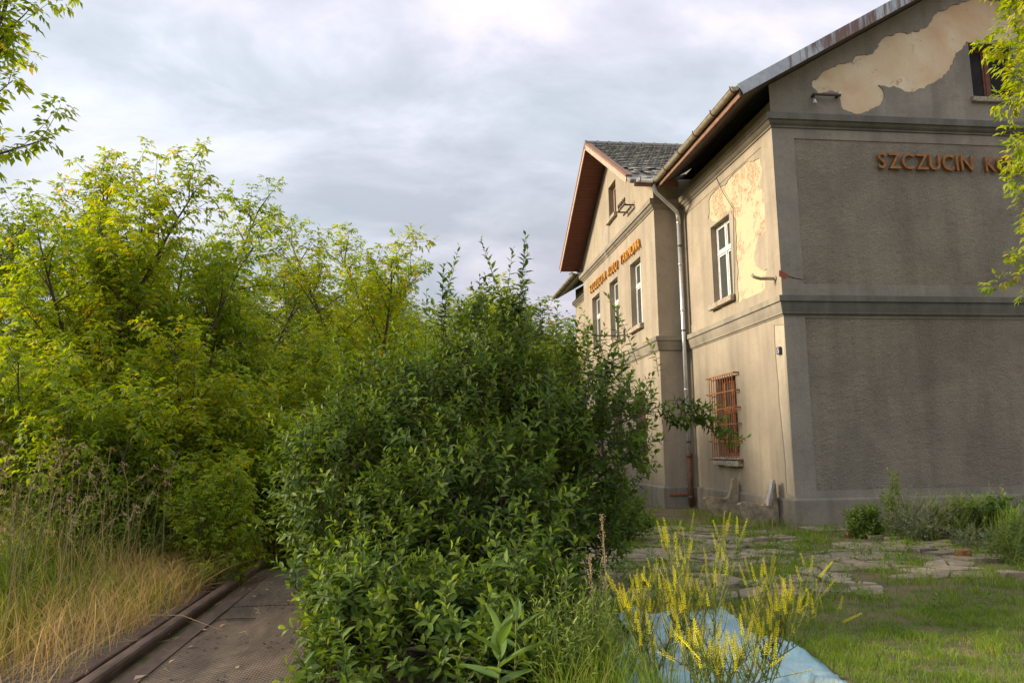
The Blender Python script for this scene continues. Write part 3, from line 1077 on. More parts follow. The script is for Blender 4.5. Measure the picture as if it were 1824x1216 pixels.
# pale barge boards and their red-brown capping
for side in (0, 1):
    for nm, mat, d0, d1, x0, x1, s1 in (('barge_board', MT['paleboard'], -.17, -.01, XG - .03, XG - .002, Ls), ('barge_capping', MT['fascia'], -.008, .06, XG - .045, XG + .14, Ls)):
        m = MB()
        P = []
        for s in ((.35 if side == 0 else .0), s1):
            for d in (d0, d1):
                for xx in (x0, x1):
                    q = Vector((xx, YE0, ze)) + vy * s + vn * d
                    if side:
                        q.y = 2 * YB - q.y
                    P.append(q)
        m.add(P, [(0, 1, 3, 2), (4, 6, 7, 5), (0, 4, 5, 1), (2, 3, 7, 6), (0, 2, 6, 4), (1, 5, 7, 3)])
        m.build(nm, mat, B)
# tiles: too small to pick apart singly, but real: rows of overlapping tiles with rounded ends
tm = MB()
rr = random.Random(4)
rows = int(Ls / .30)
for i in range(rows):
    s = .04 + i * .30
    ncol = int((11.2 - XG) / .215)
    for j in range(ncol):
        x = XG + .16 + j * .215 + (0.107 if i % 2 else 0)
        if x > EX + .15 + s * .86:
            continue
        broken = (i < 5 and j < 7)
        if broken and rr.random() < .28:
            continue
        tw, tl = .205, .36
        dz = rr.uniform(0, .012) + (rr.uniform(0, .06) if broken else 0)
        rotj = rr.uniform(-.02, .02) + (rr.uniform(-.3, .3) if broken else 0)
        pts = [(-tw / 2, tl), (-tw / 2, .07), (-tw / 4, .018), (0, 0), (tw / 4, .018), (tw / 2, .07), (tw / 2, tl)]
        vs = []
        for lay in (0, 1):
            for a, b in pts:
                a2 = a * math.cos(rotj) - b * math.sin(rotj)
                b2 = a * math.sin(rotj) + b * math.cos(rotj)
                hgt = .012 + .05 * (1 - b / tl) + dz - lay * .022
                q = Vector((x + a2, YE0, ze)) + vy * (s + b2) + vn * hgt
                vs.append(q)
        n = len(pts)
        tm.add(vs, [tuple(range(n))] + [(k, n + k, n + k + 1, k + 1) for k in range(n - 1)])
tag(tm.build('roof_tiles', MT['tiles'], B), kind='stuff')
for j in range(16):
    m = MB()
    x = XG - .03 + j * .41
    m.tube([(x, YB, zr + .015), (x + .37, YB, zr + .03)], [.115, .10], 8)
    m.tube([(x - .01, YB, zr + .015), (x + .07, YB, zr + .02)], [.135, .13], 8)
    m.build('ridge_tile', MT['tiles'], B)
gutter('gutter', (XG + .16, YE0 - .085, ze - .03), (EX + .12, YE0 - .085, ze - .045), .08, MT['zinc'], B)
m = MB()
m.box(XG + .1, EX + .6, YE0 - .01, YE0 + .02, ze - .2, ze - .02)
m.build('fascia_board', MT['fascia'], B)
# short gutter on the far side of the cross gable
m = MB()
m.tube([(6.15, YE1 + .3, 8.86), (6.35, YE1 + .28, 8.95), (6.55, YE1 - .3, 8.75)], .05, 8)
m.build('gutter_outlet', MT['zinc'], B)

# --- gutter downpipe with cast iron foot
dp = empty('downpipe', (7.2, 20.1, 0))
dp.parent = B
dp.location = Vector((7.2, 20.1, 0)) - ORG[B]
m = MB()
gx, gy, gz = EX - .085, Y1 - .62, zt(EX) - .1
m.tube([(gx, gy, gz + .14), (gx, gy, gz - .06), (gx + .05, gy + .03, gz - .2), (7.14, 20.08, 8.2), (7.2, 20.12, 8.06), (7.205, 20.12, 7.9)], .058, 12)
m.tube([(7.205, 20.12, 7.92), (7.21, 20.12, 1.38)], .055, 12)
for z in (7.9, 6.7, 5.4, 3.2):
    m.tube([(7.205, 20.12, z), (7.205, 20.12, z - .06)], .062, 12)
m.tube([(gx, gy, gz + .16), (gx, gy, gz + .02)], [.1, .06], 12)
o = m.build('pipe', MT['zinc'], dp, True)
m = MB()
m.tube([(7.21, 20.12, 1.44), (7.21, 20.12, 1.36), (7.21, 20.12, 1.34)], [.098, .098, .078], 12)
m.tube([(7.21, 20.12, 1.36), (7.21, 20.12, .02)], .075, 12)
m.tube([(7.21, 20.12, .32), (7.21, 20.12, .26)], .09, 12)
m.build('cast_iron_foot', MT['rustiron'], dp, True)
for z in (7.2, 4.8, 1.75):
    m = MB()
    m.tube([(7.205, 20.12, z - .02), (7.205, 20.12, z + .02)], .064, 12)
    m.tube([(7.205, 20.15, z), (7.3, Y1, z)], .01, 6)
    m.build('pipe_clip', MT['darkiron'], dp)

# --- grille over the ground floor window
GX = X0 - .11
gr = empty('window_grille', (GX, 17.85, 1.25))
gr.parent = B
gr.location = Vector((GX, 17.85, 1.25)) - ORG[B]
tag(gr, 'rusty orange iron grille over the ground floor window')
zs = [1.30, 1.74, 2.14, 2.52, 2.92, 3.33]
for i, z in enumerate(zs):
    m = MB()
    m.box(GX - .02, GX - .008, 17.05, 18.82, z - .015, z + .015)
    m.box(GX - .02, X0, 17.05, 17.075, z - .02, z + .02)
    m.box(GX - .02, X0, 18.795, 18.82, z - .02, z + .02)
    m.build('cross_bar', MT['orange'], gr)
for j in range(11):
    m = MB()
    y = 17.2 + j * .145
    m.tube([(GX, y, 1.28), (GX, y, 3.35)], .012, 6)
    m.build('bar', MT['orange'], gr)

# --- small fittings on the walls
m = MB()
m.box(X0 - .035, X0 - .004, 14.87, 15.02, 3.49, 3.64)
plate = m.build('number_plate', MT['enamel'], B)


def text_mesh(ch, size, depth, offset, bev=0.0):
    c = bpy.data.curves.new('glyph', 'FONT')
    c.body = ch
    c.size = size
    c.extrude = depth
    c.offset = offset
    c.bevel_depth = bev
    c.align_x = 'CENTER'
    c.resolution_u = 4
    ob = bpy.data.objects.new('glyph', c)
    COL.objects.link(ob)
    dg = bpy.context.evaluated_depsgraph_get()
    dg.update()
    me = bpy.data.meshes.new_from_object(ob.evaluated_get(dg))
    bpy.data.objects.remove(ob)
    bpy.data.curves.remove(c)
    return me


def letter(ch, size, depth, offset, mat, parent, mw, sx=1.0):
    me = text_mesh(ch, size, depth, offset)
    xs = [v.co.x for v in me.vertices]
    cx = (min(xs) + max(xs)) / 2
    for v in me.vertices:
        v.co.x = (v.co.x - cx) * sx
    me.materials.clear()
    me.materials.append(mat)
    o = bpy.data.objects.new('letter', me)
    COL.objects.link(o)
    o.parent = parent
    mw2 = mw.copy()
    mw2.translation = mw.translation - ORG[parent]
    o.matrix_local = mw2
    return o


RG = Matrix(((1, 0, 0), (0, 0, -1), (0, 1, 0))).to_4x4()          # text x->X, y->Z, facing -Y
RF = Matrix(((0, 0, -1), (-1, 0, 0), (0, 1, 0))).to_4x4()         # text x->-Y, y->Z, facing -X
t5 = RF.copy()
t5.translation = (X0 - .037, 14.945, 3.515)
o = letter('5', .15, .002, .002, MT['white'], plate, t5)
o.name = 'numeral'

sign = empty('station_sign', (12.6, Y0, 7.46), 'rusty orange raised letters on the grey gable wall reading SZCZUCIN KOŁO TARNOWA', 'sign', 'station name signs')
posz = [('S', 172), ('Z', 316), ('C', 470), ('Z', 636), ('U', 782), ('C', 940), ('I', 1045), ('N', 1160), ('K', 1442), ('O', 1590), ('Ł', 1735), ('O', 1890),
        ('T', 2160), ('A', 2300), ('R', 2450), ('N', 2600), ('O', 2760), ('W', 2930), ('A', 3100)]
for ch, zx in posz:
    X = 9.70 + (zx - 110) * .0020
    mw = RG.copy()
    mw.translation = (X, Y0 + .018 - .055, 7.47)
    letter(ch, .50, .030, .003, MT['signorange'], sign, mw, 0.86)
    if ch in 'SNKOT':
        m = MB()
        m.tube([(X, Y0 + .017, 7.6), (X, Y0 - .03, 7.6)], .008, 5)
        m.build('fixing_pin', MT['darkiron'], sign)
sign2 = empty('station_sign', (X1, 25.1, 7.55), 'small yellow raised letters above the upper windows of the sunlit cross gable', 'sign', 'station name signs')
txt = 'SZCZUCIN KOŁO TARNOWA'
for i, ch in enumerate(txt):
    if ch == ' ':
        continue
    mw = RF.copy()
    mw.translation = (X1 - .05, 28.38 - i * .33, 7.56)
    letter(ch, .44, .03, .004, MT['signyellow'], sign2, mw, 0.9)

# insulator racks, lamp arm, pipe stub, cable
m = MB()
a = hit(1448, 168, 1, Y0 - .12)
b = hit(1497, 168, 1, Y0 - .12)
m.box(a.x, b.x, Y0 - .14, Y0 - .10, a.z - .02, a.z + .02)
m.box(a.x + .02, a.x + .06, Y0 - .12, Y0, a.z - .02, a.z + .02)
m.box(b.x - .06, b.x - .02, Y0 - .12, Y0, a.z - .02, a.z + .02)
m.tube([(a.x + .03, Y0 - .12, a.z), (a.x + .03, Y0 - .12, a.z - .16)], .014, 6)
m.tube([(b.x - .02, Y0 - .12, a.z), (b.x - .02, Y0 - .12, a.z + .06)], .014, 6)
rk = m.build('insulator_rack', MT['darkiron'], B)
for (xx, z) in ((a.x + .03, a.z - .16), (b.x - .02, a.z + .06)):
    m = MB()
    m.tube([(xx, Y0 - .12, z - .05), (xx, Y0 - .12, z - .02), (xx, Y0 - .12, z), (xx, Y0 - .12, z + .05)], [.04, .045, .03, .02], 10)
    m.build('insulator', MT['white'], rk, True)
m = MB()
m.box(X1 - .32, X1 - .28, 22.2, 23.1, 9.08, 9.12)
m.box(X1 - .3, X1, 22.25, 22.29, 9.06, 9.10)
m.box(X1 - .3, X1, 23.0, 23.04, 9.06, 9.10)
m.box(X1 - .14, X1 - .10, 22.2, 23.1, 8.98, 9.02)
for j in range(5):
    y = 22.28 + j * .18
    m.tube([(X1 - .3, y, 9.1), (X1 - .3, y, 9.32)], .016, 6)
    m.tube([(X1 - .3, y, 9.2), (X1 - .3, y, 9.3)], .03, 6)
m.build('insulator_rack', MT['darkiron'], B)
m = MB()
L = hit(1113, 597, 0, X1)
m.box(X1 - .03, X1, L.y - .08, L.y + .08, L.z - .2, L.z + .2)
m.tube([(X1, L.y, L.z), (X1 - .95, L.y + .3, L.z + .02), (X1 - .98, L.y + .31, L.z + .06), (X1 - .98, L.y + .31, L.z + .28)], .022, 6)
m.build('lamp_arm', MT['darkiron'], B)
m = MB()
m.tube([(X0 + .02, 14.93, 5.09), (X0 - .3, 15.0, 5.1), (X0 - .42, 15.03, 5.14), (X0 - .47, 15.05, 5.2)], .034, 10)
m.tube([(X0, 14.93, 5.09), (X0 - .02, 14.935, 5.09)], .06, 10)
m.build('pipe_stub', MT['old_gutter'], B, True)
m = MB()
c0, c1, c2 = hit(1273, 312, 0, X0 - .02), hit(1306, 372, 0, X0 - .015), hit(1309, 540, 0, X0 - .015)
m.tube([c0, (c0 + c1) / 2 + Vector((-.01, 0, -.04)), c1, (c1 + c2) / 2, c2], .008, 5)
m.build('cable', MT['darkiron'], B)
m = MB()
for q in range(2):
    y = 25.45 + .12 * q
    m.tube([(X1 - .05, y, 9.42), (X1 - .17, y + .03, 9.0), (X1 - .2, y, 8.5), (X1 - .1, y, 8.2)], .006, 4)
m.build('cable', MT['white'], B)
# exposed bricks at the foot of the return wall
for j in range(3):
    m = MB()
    m.box(6.66 + (j % 3) * .26 - (.12 if j > 2 else 0), 6.9 + (j % 3) * .26 - (.12 if j > 2 else 0), Y1 - .085, Y1 - .02, .32 + .08 * (j // 3), .39 + .08 * (j // 3))
    bevel(m.build('brick', MT['brickred'], B), .008)
# broken corner with bare brick and a crack, above the string course
ck = [tuple(hit(a, b, 1, Y0)[i] for i in (0, 2)) for a, b in [(1388, 481), (1396, 485), (1404, 489), (1406, 494), (1396, 496), (1388, 493)]]
ck = roughen(ck, .12, 2, random.Random(6))
w = MB()
w.planar(PG, ck, [], .006)
w.rim(PG, ck, .006, 0)
w.build('exposed_brick', MT['brickred'], B)
w = MB()
cr_ = [hit(a, b, 1, Y0 - .003) for a, b in [(1405, 492), (1412, 494.5), (1420, 496), (1431, 498)]]
w.tube(cr_, [.006, .009, .008, .005], 4)
w.build('crack', MT['dark'], B)
# concrete apron slab along the gable
m = MB()
m.box(X0 - .02, XR, Y0 - .75, Y0 - .05, -.05, .035)
tag(bevel(m.build('apron_slab', MT['stone']), .015), kind='structure')
#--VEG--
# ------------------------------------------------------------------ weighbridge beside the track
WB = empty('weighbridge', (-1.4, 7.5, 0), 'rusty brown tread plate deck with a raised steel rail, leading up to the dark bush', 'weighbridge')
ys = [3.6, 5.75, 7.22, 8.62, 10.75]
for i in range(4):
    m = MB()
    m.box(-2.10, 1.2, ys[i] + .008, ys[i + 1] - .008, -.06, .012 + (.006 if i % 2 else 0))
    bevel(m.build('deck_plate', MT['plate'], WB), .004)
m = MB()
m.box(-2.10, -1.96, 3.6, 10.75, .022, .03)
m.build('edge_flat', MT['rail'], WB)
m = MB()
prof = [(-.055, -.06), (-.035, .0), (-.037, .095), (-.03, .115), (-.012, .122), (.012, .122), (.03, .115), (.037, .095), (.035, .06), (.012, .05), (.012, .0), (.06, -.02), (.06, -.06)]
pts = []
for y in (3.2, 11.45):
    pts += [(-2.22 + a * 1.35, y, z) for a, z in prof]
n = len(prof)
m.add(pts, [(k, (k + 1) % n, n + (k + 1) % n, n + k) for k in range(n)] + [tuple(range(n - 1, -1, -1)), tuple(range(n, 2 * n))])
m.build('rail', MT['rail'], WB)
m = MB()
m.box(-2.40, -2.33, 3.2, 9.7, -.05, .004)
m.build('flangeway_shade_strip', MT['dark'], WB)  # solid black strip paints the shade down in the flangeway gap
m = MB()
m.box(-2.52, -2.405, 3.2, 9.7, -.06, .05)
bevel(m.build('guard_strip', MT['rail'], WB), .008)
m = MB()
m.box(-3.3, -2.53, 3.2, 8.8, -.06, .022)
tag(bevel(m.build('concrete_strip', MT['strip']), .02), kind='structure')

# ------------------------------------------------------------------ paving stones of the yard
PV = empty('yard_paving', (5.5, 11.5, 0))
tag(PV, kind='structure')
rs = random.Random(21)
GXn, GYn, cs, csy = 18, 20, .45, .37
gp = {}
for i in range(GXn + 1):
    for j in range(GYn + 1):
        gp[i, j] = (1.9 + i * cs + rs.uniform(-.2, .2) * cs * 1.2 + (j % 2) * .2, 8.0 + j * csy + rs.uniform(-.2, .2) * csy * 1.2)
for i in range(GXn):
    for j in range(GYn):
        q = [gp[i, j], gp[i + 1, j], gp[i + 1, j + 1], gp[i, j + 1]]
        cx = sum(p[0] for p in q) / 4
        cyv = sum(p[1] for p in q) / 4
        if cyv > Y0 - .75 and cx > X0 - .1:
            continue
        if cx > 6.5 and cyv > 12.2:
            continue
        if cx > 5.2 and cyv < 8.6 or cx > 7.6 and cyv < 10.2:
            continue
        if rs.random() < .16:
            continue
        loop = []
        for k in range(4):
            a, b = q[k], q[(k + 1) % 4]
            p = (a[0] + (cx - a[0]) * .07, a[1] + (cyv - a[1]) * .07)
            bb = (b[0] + (cx - b[0]) * .07, b[1] + (cyv - b[1]) * .07)
            t1, t2 = rs.uniform(.06, .2), rs.uniform(.8, .94)
            loop.append((p[0] + (bb[0] - p[0]) * t1, p[1] + (bb[1] - p[1]) * t1))
            loop.append((p[0] + (bb[0] - p[0]) * .5 + rs.uniform(-.02, .02), p[1] + (bb[1] - p[1]) * .5 + rs.uniform(-.02, .02)))
            loop.append((p[0] + (bb[0] - p[0]) * t2, p[1] + (bb[1] - p[1]) * t2))
        tx, ty, h = rs.uniform(-.06, .06), rs.uniform(-.06, .06), rs.uniform(.012, .05)
        m = MB()
        n = len(loop)
        top = [(x, y, h + (x - cx) * tx + (y - cyv) * ty) for x, y in loop]
        ins = [(cx + (x - cx) * .93, cyv + (y - cyv) * .93, z + .008) for x, y, z in top]
        bot = [(x, y, -.05) for x, y, z in top]
        m.add(bot + top + ins, [(k, (k + 1) % n, n + (k + 1) % n, n + k) for k in range(n)] + [(n + k, n + (k + 1) % n, 2 * n + (k + 1) % n, 2 * n + k) for k in range(n)]
              + [tuple(range(2 * n, 3 * n))])
        m.build('paving_stone', MT['stone'], PV)

# ------------------------------------------------------------------ blue tarpaulin
nx, ny = 60, 110
tv, tf = [], []
rt_ = random.Random(9)
edge = [(0.0, 4.1, 2.75), (.2, 4.6, 2.78), (.4, 5.1, 2.86), (.55, 5.6, 2.95), (.68, 6.1, 2.93), (.76, 6.35, 2.80), (.84, 6.7, 2.84), (.93, 7.2, 2.93), (1.0, 7.55, 2.95)]


def lerp_edge(t):
    for k in range(len(edge) - 1):
        if edge[k][0] <= t <= edge[k + 1][0]:
            f = (t - edge[k][0]) / (edge[k + 1][0] - edge[k][0])
            return edge[k][1] + (edge[k + 1][1] - edge[k][1]) * f, edge[k][2] + (edge[k + 1][2] - edge[k][2]) * f
    return edge[-1][1:]


from mathutils import noise as mn
for j in range(ny + 1):
    t = j / ny
    y, xr = lerp_edge(t)
    xl = 1.0 + .9 * t ** 1.5 + .05 * math.sin(t * 17)
    for i in range(nx + 1):
        s = i / nx
        x = xl + (xr - xl) * s
        yy = y - .22 * (1 - s) * t + .1 * s * (1 - t)
        z = .04 + .06 * mn.noise(Vector((x * 1.3, yy * 1.3, 0))) +   .13 * max(0, .5 - 4 * abs(mn.noise(Vector((x * 1.6 + yy * 1.1, yy * .8 - x * .3, 3))))) + .06 * max(0, .5 - 4 * abs(mn.noise(Vector((x * 2.6 - yy * 1.4, yy * 1.9, 8))))) + .014 * mn.noise(Vector((x * 7, yy * 6, 7)))
        z = max(z, .016)
        if s > .97 or t > .985:
            z = max(.012, z * .55)
        tv.append((x + .012 * mn.noise(Vector((yy * 6, 1, 1))), yy, z))
for j in range(ny):
    for i in range(nx):
        a = j * (nx + 1) + i
        tf.append((a, a + 1, a + nx + 2, a + nx + 1))
m = MB()
m.add(tv, tf)
tp_ = m.build('tarpaulin', MT['tarp'], None, True, (2.2, 6, 0))
so = tp_.modifiers.new('solid', 'SOLIDIFY')
so.thickness = .004
tag(tp_, 'pale blue crumpled tarpaulin lying flat on the grass', 'tarpaulin')

# ------------------------------------------------------------------ old concrete bench ends by the wall
def bench_end(y, x0, label, plank):
    root = empty('bench_end', (x0, y, 0), label, 'bench end', 'concrete bench ends by the wall')
    P2 = [(-.62, .02), (-.70, .34), (-.72, .43), (-.66, .47), (-.5, .47), (-.34, .42), (-.24, .40), (-.14, .44), (-.07, .56), (-.04, .74), (.0, .86), (.06, .88), (.10, .84), (.11, .5), (.12, .02)]
    P2 = roughen(P2, .04, 1, random.Random(int(y * 10)))
    m = MB()
    n = len(P2)
    for t in (-.07, .07):
        m.v += [(x0 + a, y + t, max(b, -.03)) for a, b in P2]
    m.f += [(k, (k + 1) % n, n + (k + 1) % n, n + k) for k in range(n)]
    for base in (0, n):
        tr = tessellate_polygon([[Vector((a, b, 0)) for a, b in P2]])
        m.f += [tuple(base + i for i in t) for t in tr]
    bevel(m.build('concrete_side', MT['concrete'], root), .012)
    m = MB()
    if plank:
        m.obox((x0 - .045, y - .1, .66), (.03, 0, .0), (0, .06, 0), (.07, 0, .26))
        m.build('plank', MT['oldwood'], root)
    m = MB()
    m.tube([(x0 - .62, y, .485), (x0 - .34, y, .435), (x0 - .22, y, .415), (x0 - .12, y, .46), (x0 - .05, y, .60)], .014, 5)
    m.build('iron_band', MT['straw'], root)


bench_end(17.35, 7.22, 'mossy concrete bench end below the barred window, the one farther from the corner', False)
bench_end(15.35, 7.2, 'mossy concrete bench end with a grey upright board, nearest the building corner', True)

# ------------------------------------------------------------------ trees of the thicket: box elders
UP = np.array([0, 0, 1.0])


def boxelder(seed, h, spread, nst, density=1.0, low=.10, leaf=1.0, droop=1.0, wand=0.0):
    """returns a trunk mesh builder and leaf arrays for a multi stemmed box elder of height h"""
    g = random.Random(seed)
    T = MB()
    nodes = []          # (point, axis) where leaf pairs sit

    def curve(p, d, L, nseg, bend, jit):
        pts = [p]
        d = d.normalized()
        for _ in range(nseg):
            d = (d + bend / nseg + Vector((g.gauss(0, jit), g.gauss(0, jit), g.gauss(0, jit)))).normalized()
            p = p + d * (L / nseg)
            pts.append(p)
        return pts

    def at(pts, t):
        f = t * (len(pts) - 1)
        i = min(int(f), len(pts) - 2)
        return pts[i].lerp(pts[i + 1], f - i), (pts[i + 1] - pts[i]).normalized()

    def leafy(pts, L, t0):
        n = max(2, int(L * (1 - t0) / .075 * density))
        for k in range(n):
            t = t0 + (1 - t0) * (k + .6) / n
            nodes.append(at(pts, min(t, 1)))
        nodes.append(at(pts, 1.0))
        nodes.append(at(pts, 1.0))

    for s in range(nst):
        a = g.uniform(0, 6.28) if nst > 1 else g.uniform(0, 6.28)
        hh = h * (1.0 if s == 0 else g.uniform(.68, .95))
        lean = g.uniform(.08, .30) if nst > 1 else .06
        d = Vector((math.cos(a) * lean, math.sin(a) * lean, 1))
        base = Vector((math.cos(a) * .12 * (nst > 1), math.sin(a) * .12 * (nst > 1), -.05))
        stem = curve(base, d, hh, 9, Vector((math.cos(a) * .1, math.sin(a) * .1, .15)), .05)
        r0 = .011 * hh + .012
        T.tube(stem, [r0 * (1 - .88 * i / 9) for i in range(10)], 6)
        nb = int(hh * 5.2)
        az = g.uniform(0, 6.28)
        for b in range(nb):
            t = low + (1 - low) * ((b + g.uniform(0, .9)) / nb)
            t = min(t, .985)
            p, ax = at(stem, t)
            az += 2.4 + g.uniform(-.5, .5)
            L = spread * (1.05 - t) ** .65 * g.uniform(.55, 1.1) + .25
            if wand and t > .6 and g.random() < wand:
                L *= 1.7
            el = math.radians(g.uniform(22, 58)) + t * .35
            d = Vector((math.cos(az) * math.cos(el), math.sin(az) * math.cos(el), math.sin(el)))
            br = curve(p, d, L, 5, Vector((0, 0, g.uniform(-.5, .45))), .07)
            T.tube(br, [max(.003, r0 * .36 * (1 - t * .5) * (1 - .85 * i / 5)) for i in range(6)], 4, False)
            leafy(br, L, .3)
            nt = int(L * 6.5)
            for k in range(nt):
                tt = .2 + .75 * (k + g.random()) / max(nt, 1)
                q, bx = at(br, min(tt, .98))
                rnd = Vector((g.gauss(0, 1), g.gauss(0, 1), g.gauss(.25, .7)))
                dd = (bx * .7 + rnd.normalized()).normalized()
                tl = g.uniform(.22, .5) * (.6 + .4 * spread)
                tw = curve(q, dd, tl, 3, Vector((0, 0, .25)), .08)
                T.tube(tw, [.004, .0035, .003, .002], 3, False)
                leafy(tw, tl, .25)
        leafy(stem, hh * .3, .75)
    # leaves
    N = len(nodes)
    rng = np.random.default_rng(seed)
    P = np.array([tuple(n[0]) for n in nodes])
    A = np.array([tuple(n[1]) for n in nodes])
    P = np.repeat(P, 2, 0)
    A = np.repeat(A, 2, 0)
    rnd = rng.normal(size=(len(P), 3))
    O = np.cross(A, rnd)
    O = norm(O)
    O[1::2] = -O[0::2] + rng.normal(size=O[1::2].shape) * .25
    O = norm(O + A * .35 + UP * .1)
    pet = rng.uniform(.03, .075, len(P))[:, None] * leaf
    E_ = P + O * pet
    tint_leaf = np.clip(rng.normal(.42, .17, len(P)), 0, .92)
    yl = rng.random(len(P)) < .03
    tint_leaf[yl] = rng.uniform(.85, 1.0, yl.sum())
    pos, axs, nr, ln, wd, ti = [], [], [], [], [], []
    side = norm(np.cross(O, UP) + 1e-6)
    for k, (sa, off, sc) in enumerate(((0, 1.0, 1.1), (.75, .45, .95), (-.75, .45, .95), (.9, .0, .8), (-.9, .0, .8))):
        keep = rng.random(len(P)) < (1.0 if k < 3 else .6)
        dr = rng.uniform(.35, 1.1, len(P))[:, None] * droop
        ax_ = norm(O * (1 - abs(sa) * .55) + side * sa - UP * dr * .75 + rng.normal(size=O.shape) * .14)
        st = E_ + norm(O - UP * .45 * droop) * (off * .055 * leaf)
        nn = norm(UP * .8 + O * .6 + rng.normal(size=O.shape) * .35)
        pos.append(st[keep])
        axs.append(ax_[keep])
        nr.append(nn[keep])
        L_ = rng.uniform(.062, .10, len(P)) * sc * leaf
        ln.append(L_[keep])
        wd.append((L_ * rng.uniform(.38, .52, len(P)))[keep])
        ti.append((tint_leaf + rng.normal(0, .05, len(P)))[keep])
    return T, [np.concatenate(x) for x in (pos, axs, nr, ln, wd, ti)]


PROTO = {}


def proto(key, **kw):
    T, Lf = boxelder(**kw)
    tm_ = bpy.data.meshes.new('trunk')
    tm_.from_pydata(T.v, [], T.f)
    tm_.materials.append(MT['bark'])
    tm_.polygons.foreach_set('use_smooth', [True] * len(tm_.polygons))
    PROTO[key] = (tm_, Lf, kw['h'], {})
    return len(Lf[0])


def tree(key, x, y, h, rotz, label, mat='elder', name='box_elder_tree', group='box elder trees of the thicket', cat='tree', sx=1.0, centre=True):
    tm_, Lf, h0, cache = PROTO[key]
    if mat not in cache:
        cache[mat] = leaf_mesh('crown', KITE, *Lf, MT[mat])
    s = h / h0
    if centre:
        # set height and place so that the crown's real tip stands where it does in the photograph
        if 'tip' not in cache:
            zz_ = Lf[0][:, 2]
            cache['tip'] = Lf[0][zz_ > np.quantile(zz_, .93)]
        tip = cache['tip']
        wx, wz = x, h
        cr, sr = math.cos(rotz), math.sin(rotz)
        for _ in range(6):
            q = np.stack([x + s * sx * (tip[:, 0] * cr - tip[:, 1] * sr), y + s * sx * (tip[:, 0] * sr + tip[:, 1] * cr), s * tip[:, 2]], 1)
            el = (q[:, 2] - 1.6) / q[:, 1]
            k_ = int(np.argmax(el))
            s *= ((wz - 1.6) / y * q[k_, 1] + 1.6) / q[k_, 2]
            x += wx / y * q[k_, 1] - q[k_, 0]
    r = empty(name, (x, y, 0), label, cat, group)
    r.rotation_euler = (0, 0, rotz)
    r.scale = (s * sx, s * sx, s)
    shared('trunk', tm_, r, (0, 0, 0))
    c = shared('crown', cache[mat], r, (0, 0, 0))
    c['kind'] = 'stuff'
    return r


nl = {}
nl['h'] = proto('h', seed=12, h=6.4, spread=1.3, nst=1, low=.5, density=.8)
nl['a'] = proto('a', seed=1, h=5.6, spread=1.35, nst=3, low=.08)
nl['b'] = proto('b', seed=2, h=5.0, spread=1.15, nst=2, low=.08, wand=.3)
nl['c'] = proto('c', seed=3, h=4.6, spread=1.5, nst=4, low=.06)
nl['d'] = proto('d', seed=4, h=2.6, spread=.95, nst=4, low=.04)
nl['e'] = proto('e', seed=5, h=6.2, spread=.95, nst=2, low=.12, wand=.5)


def place(px, Y):
    d = fwd + rt * ((px - 912) / 1359.94) - up * ((800 - 608) / 1359.94)
    return d.x / d.y * Y


def top_h(px, py, Y):
    return hit(px, py, 1, Y).z


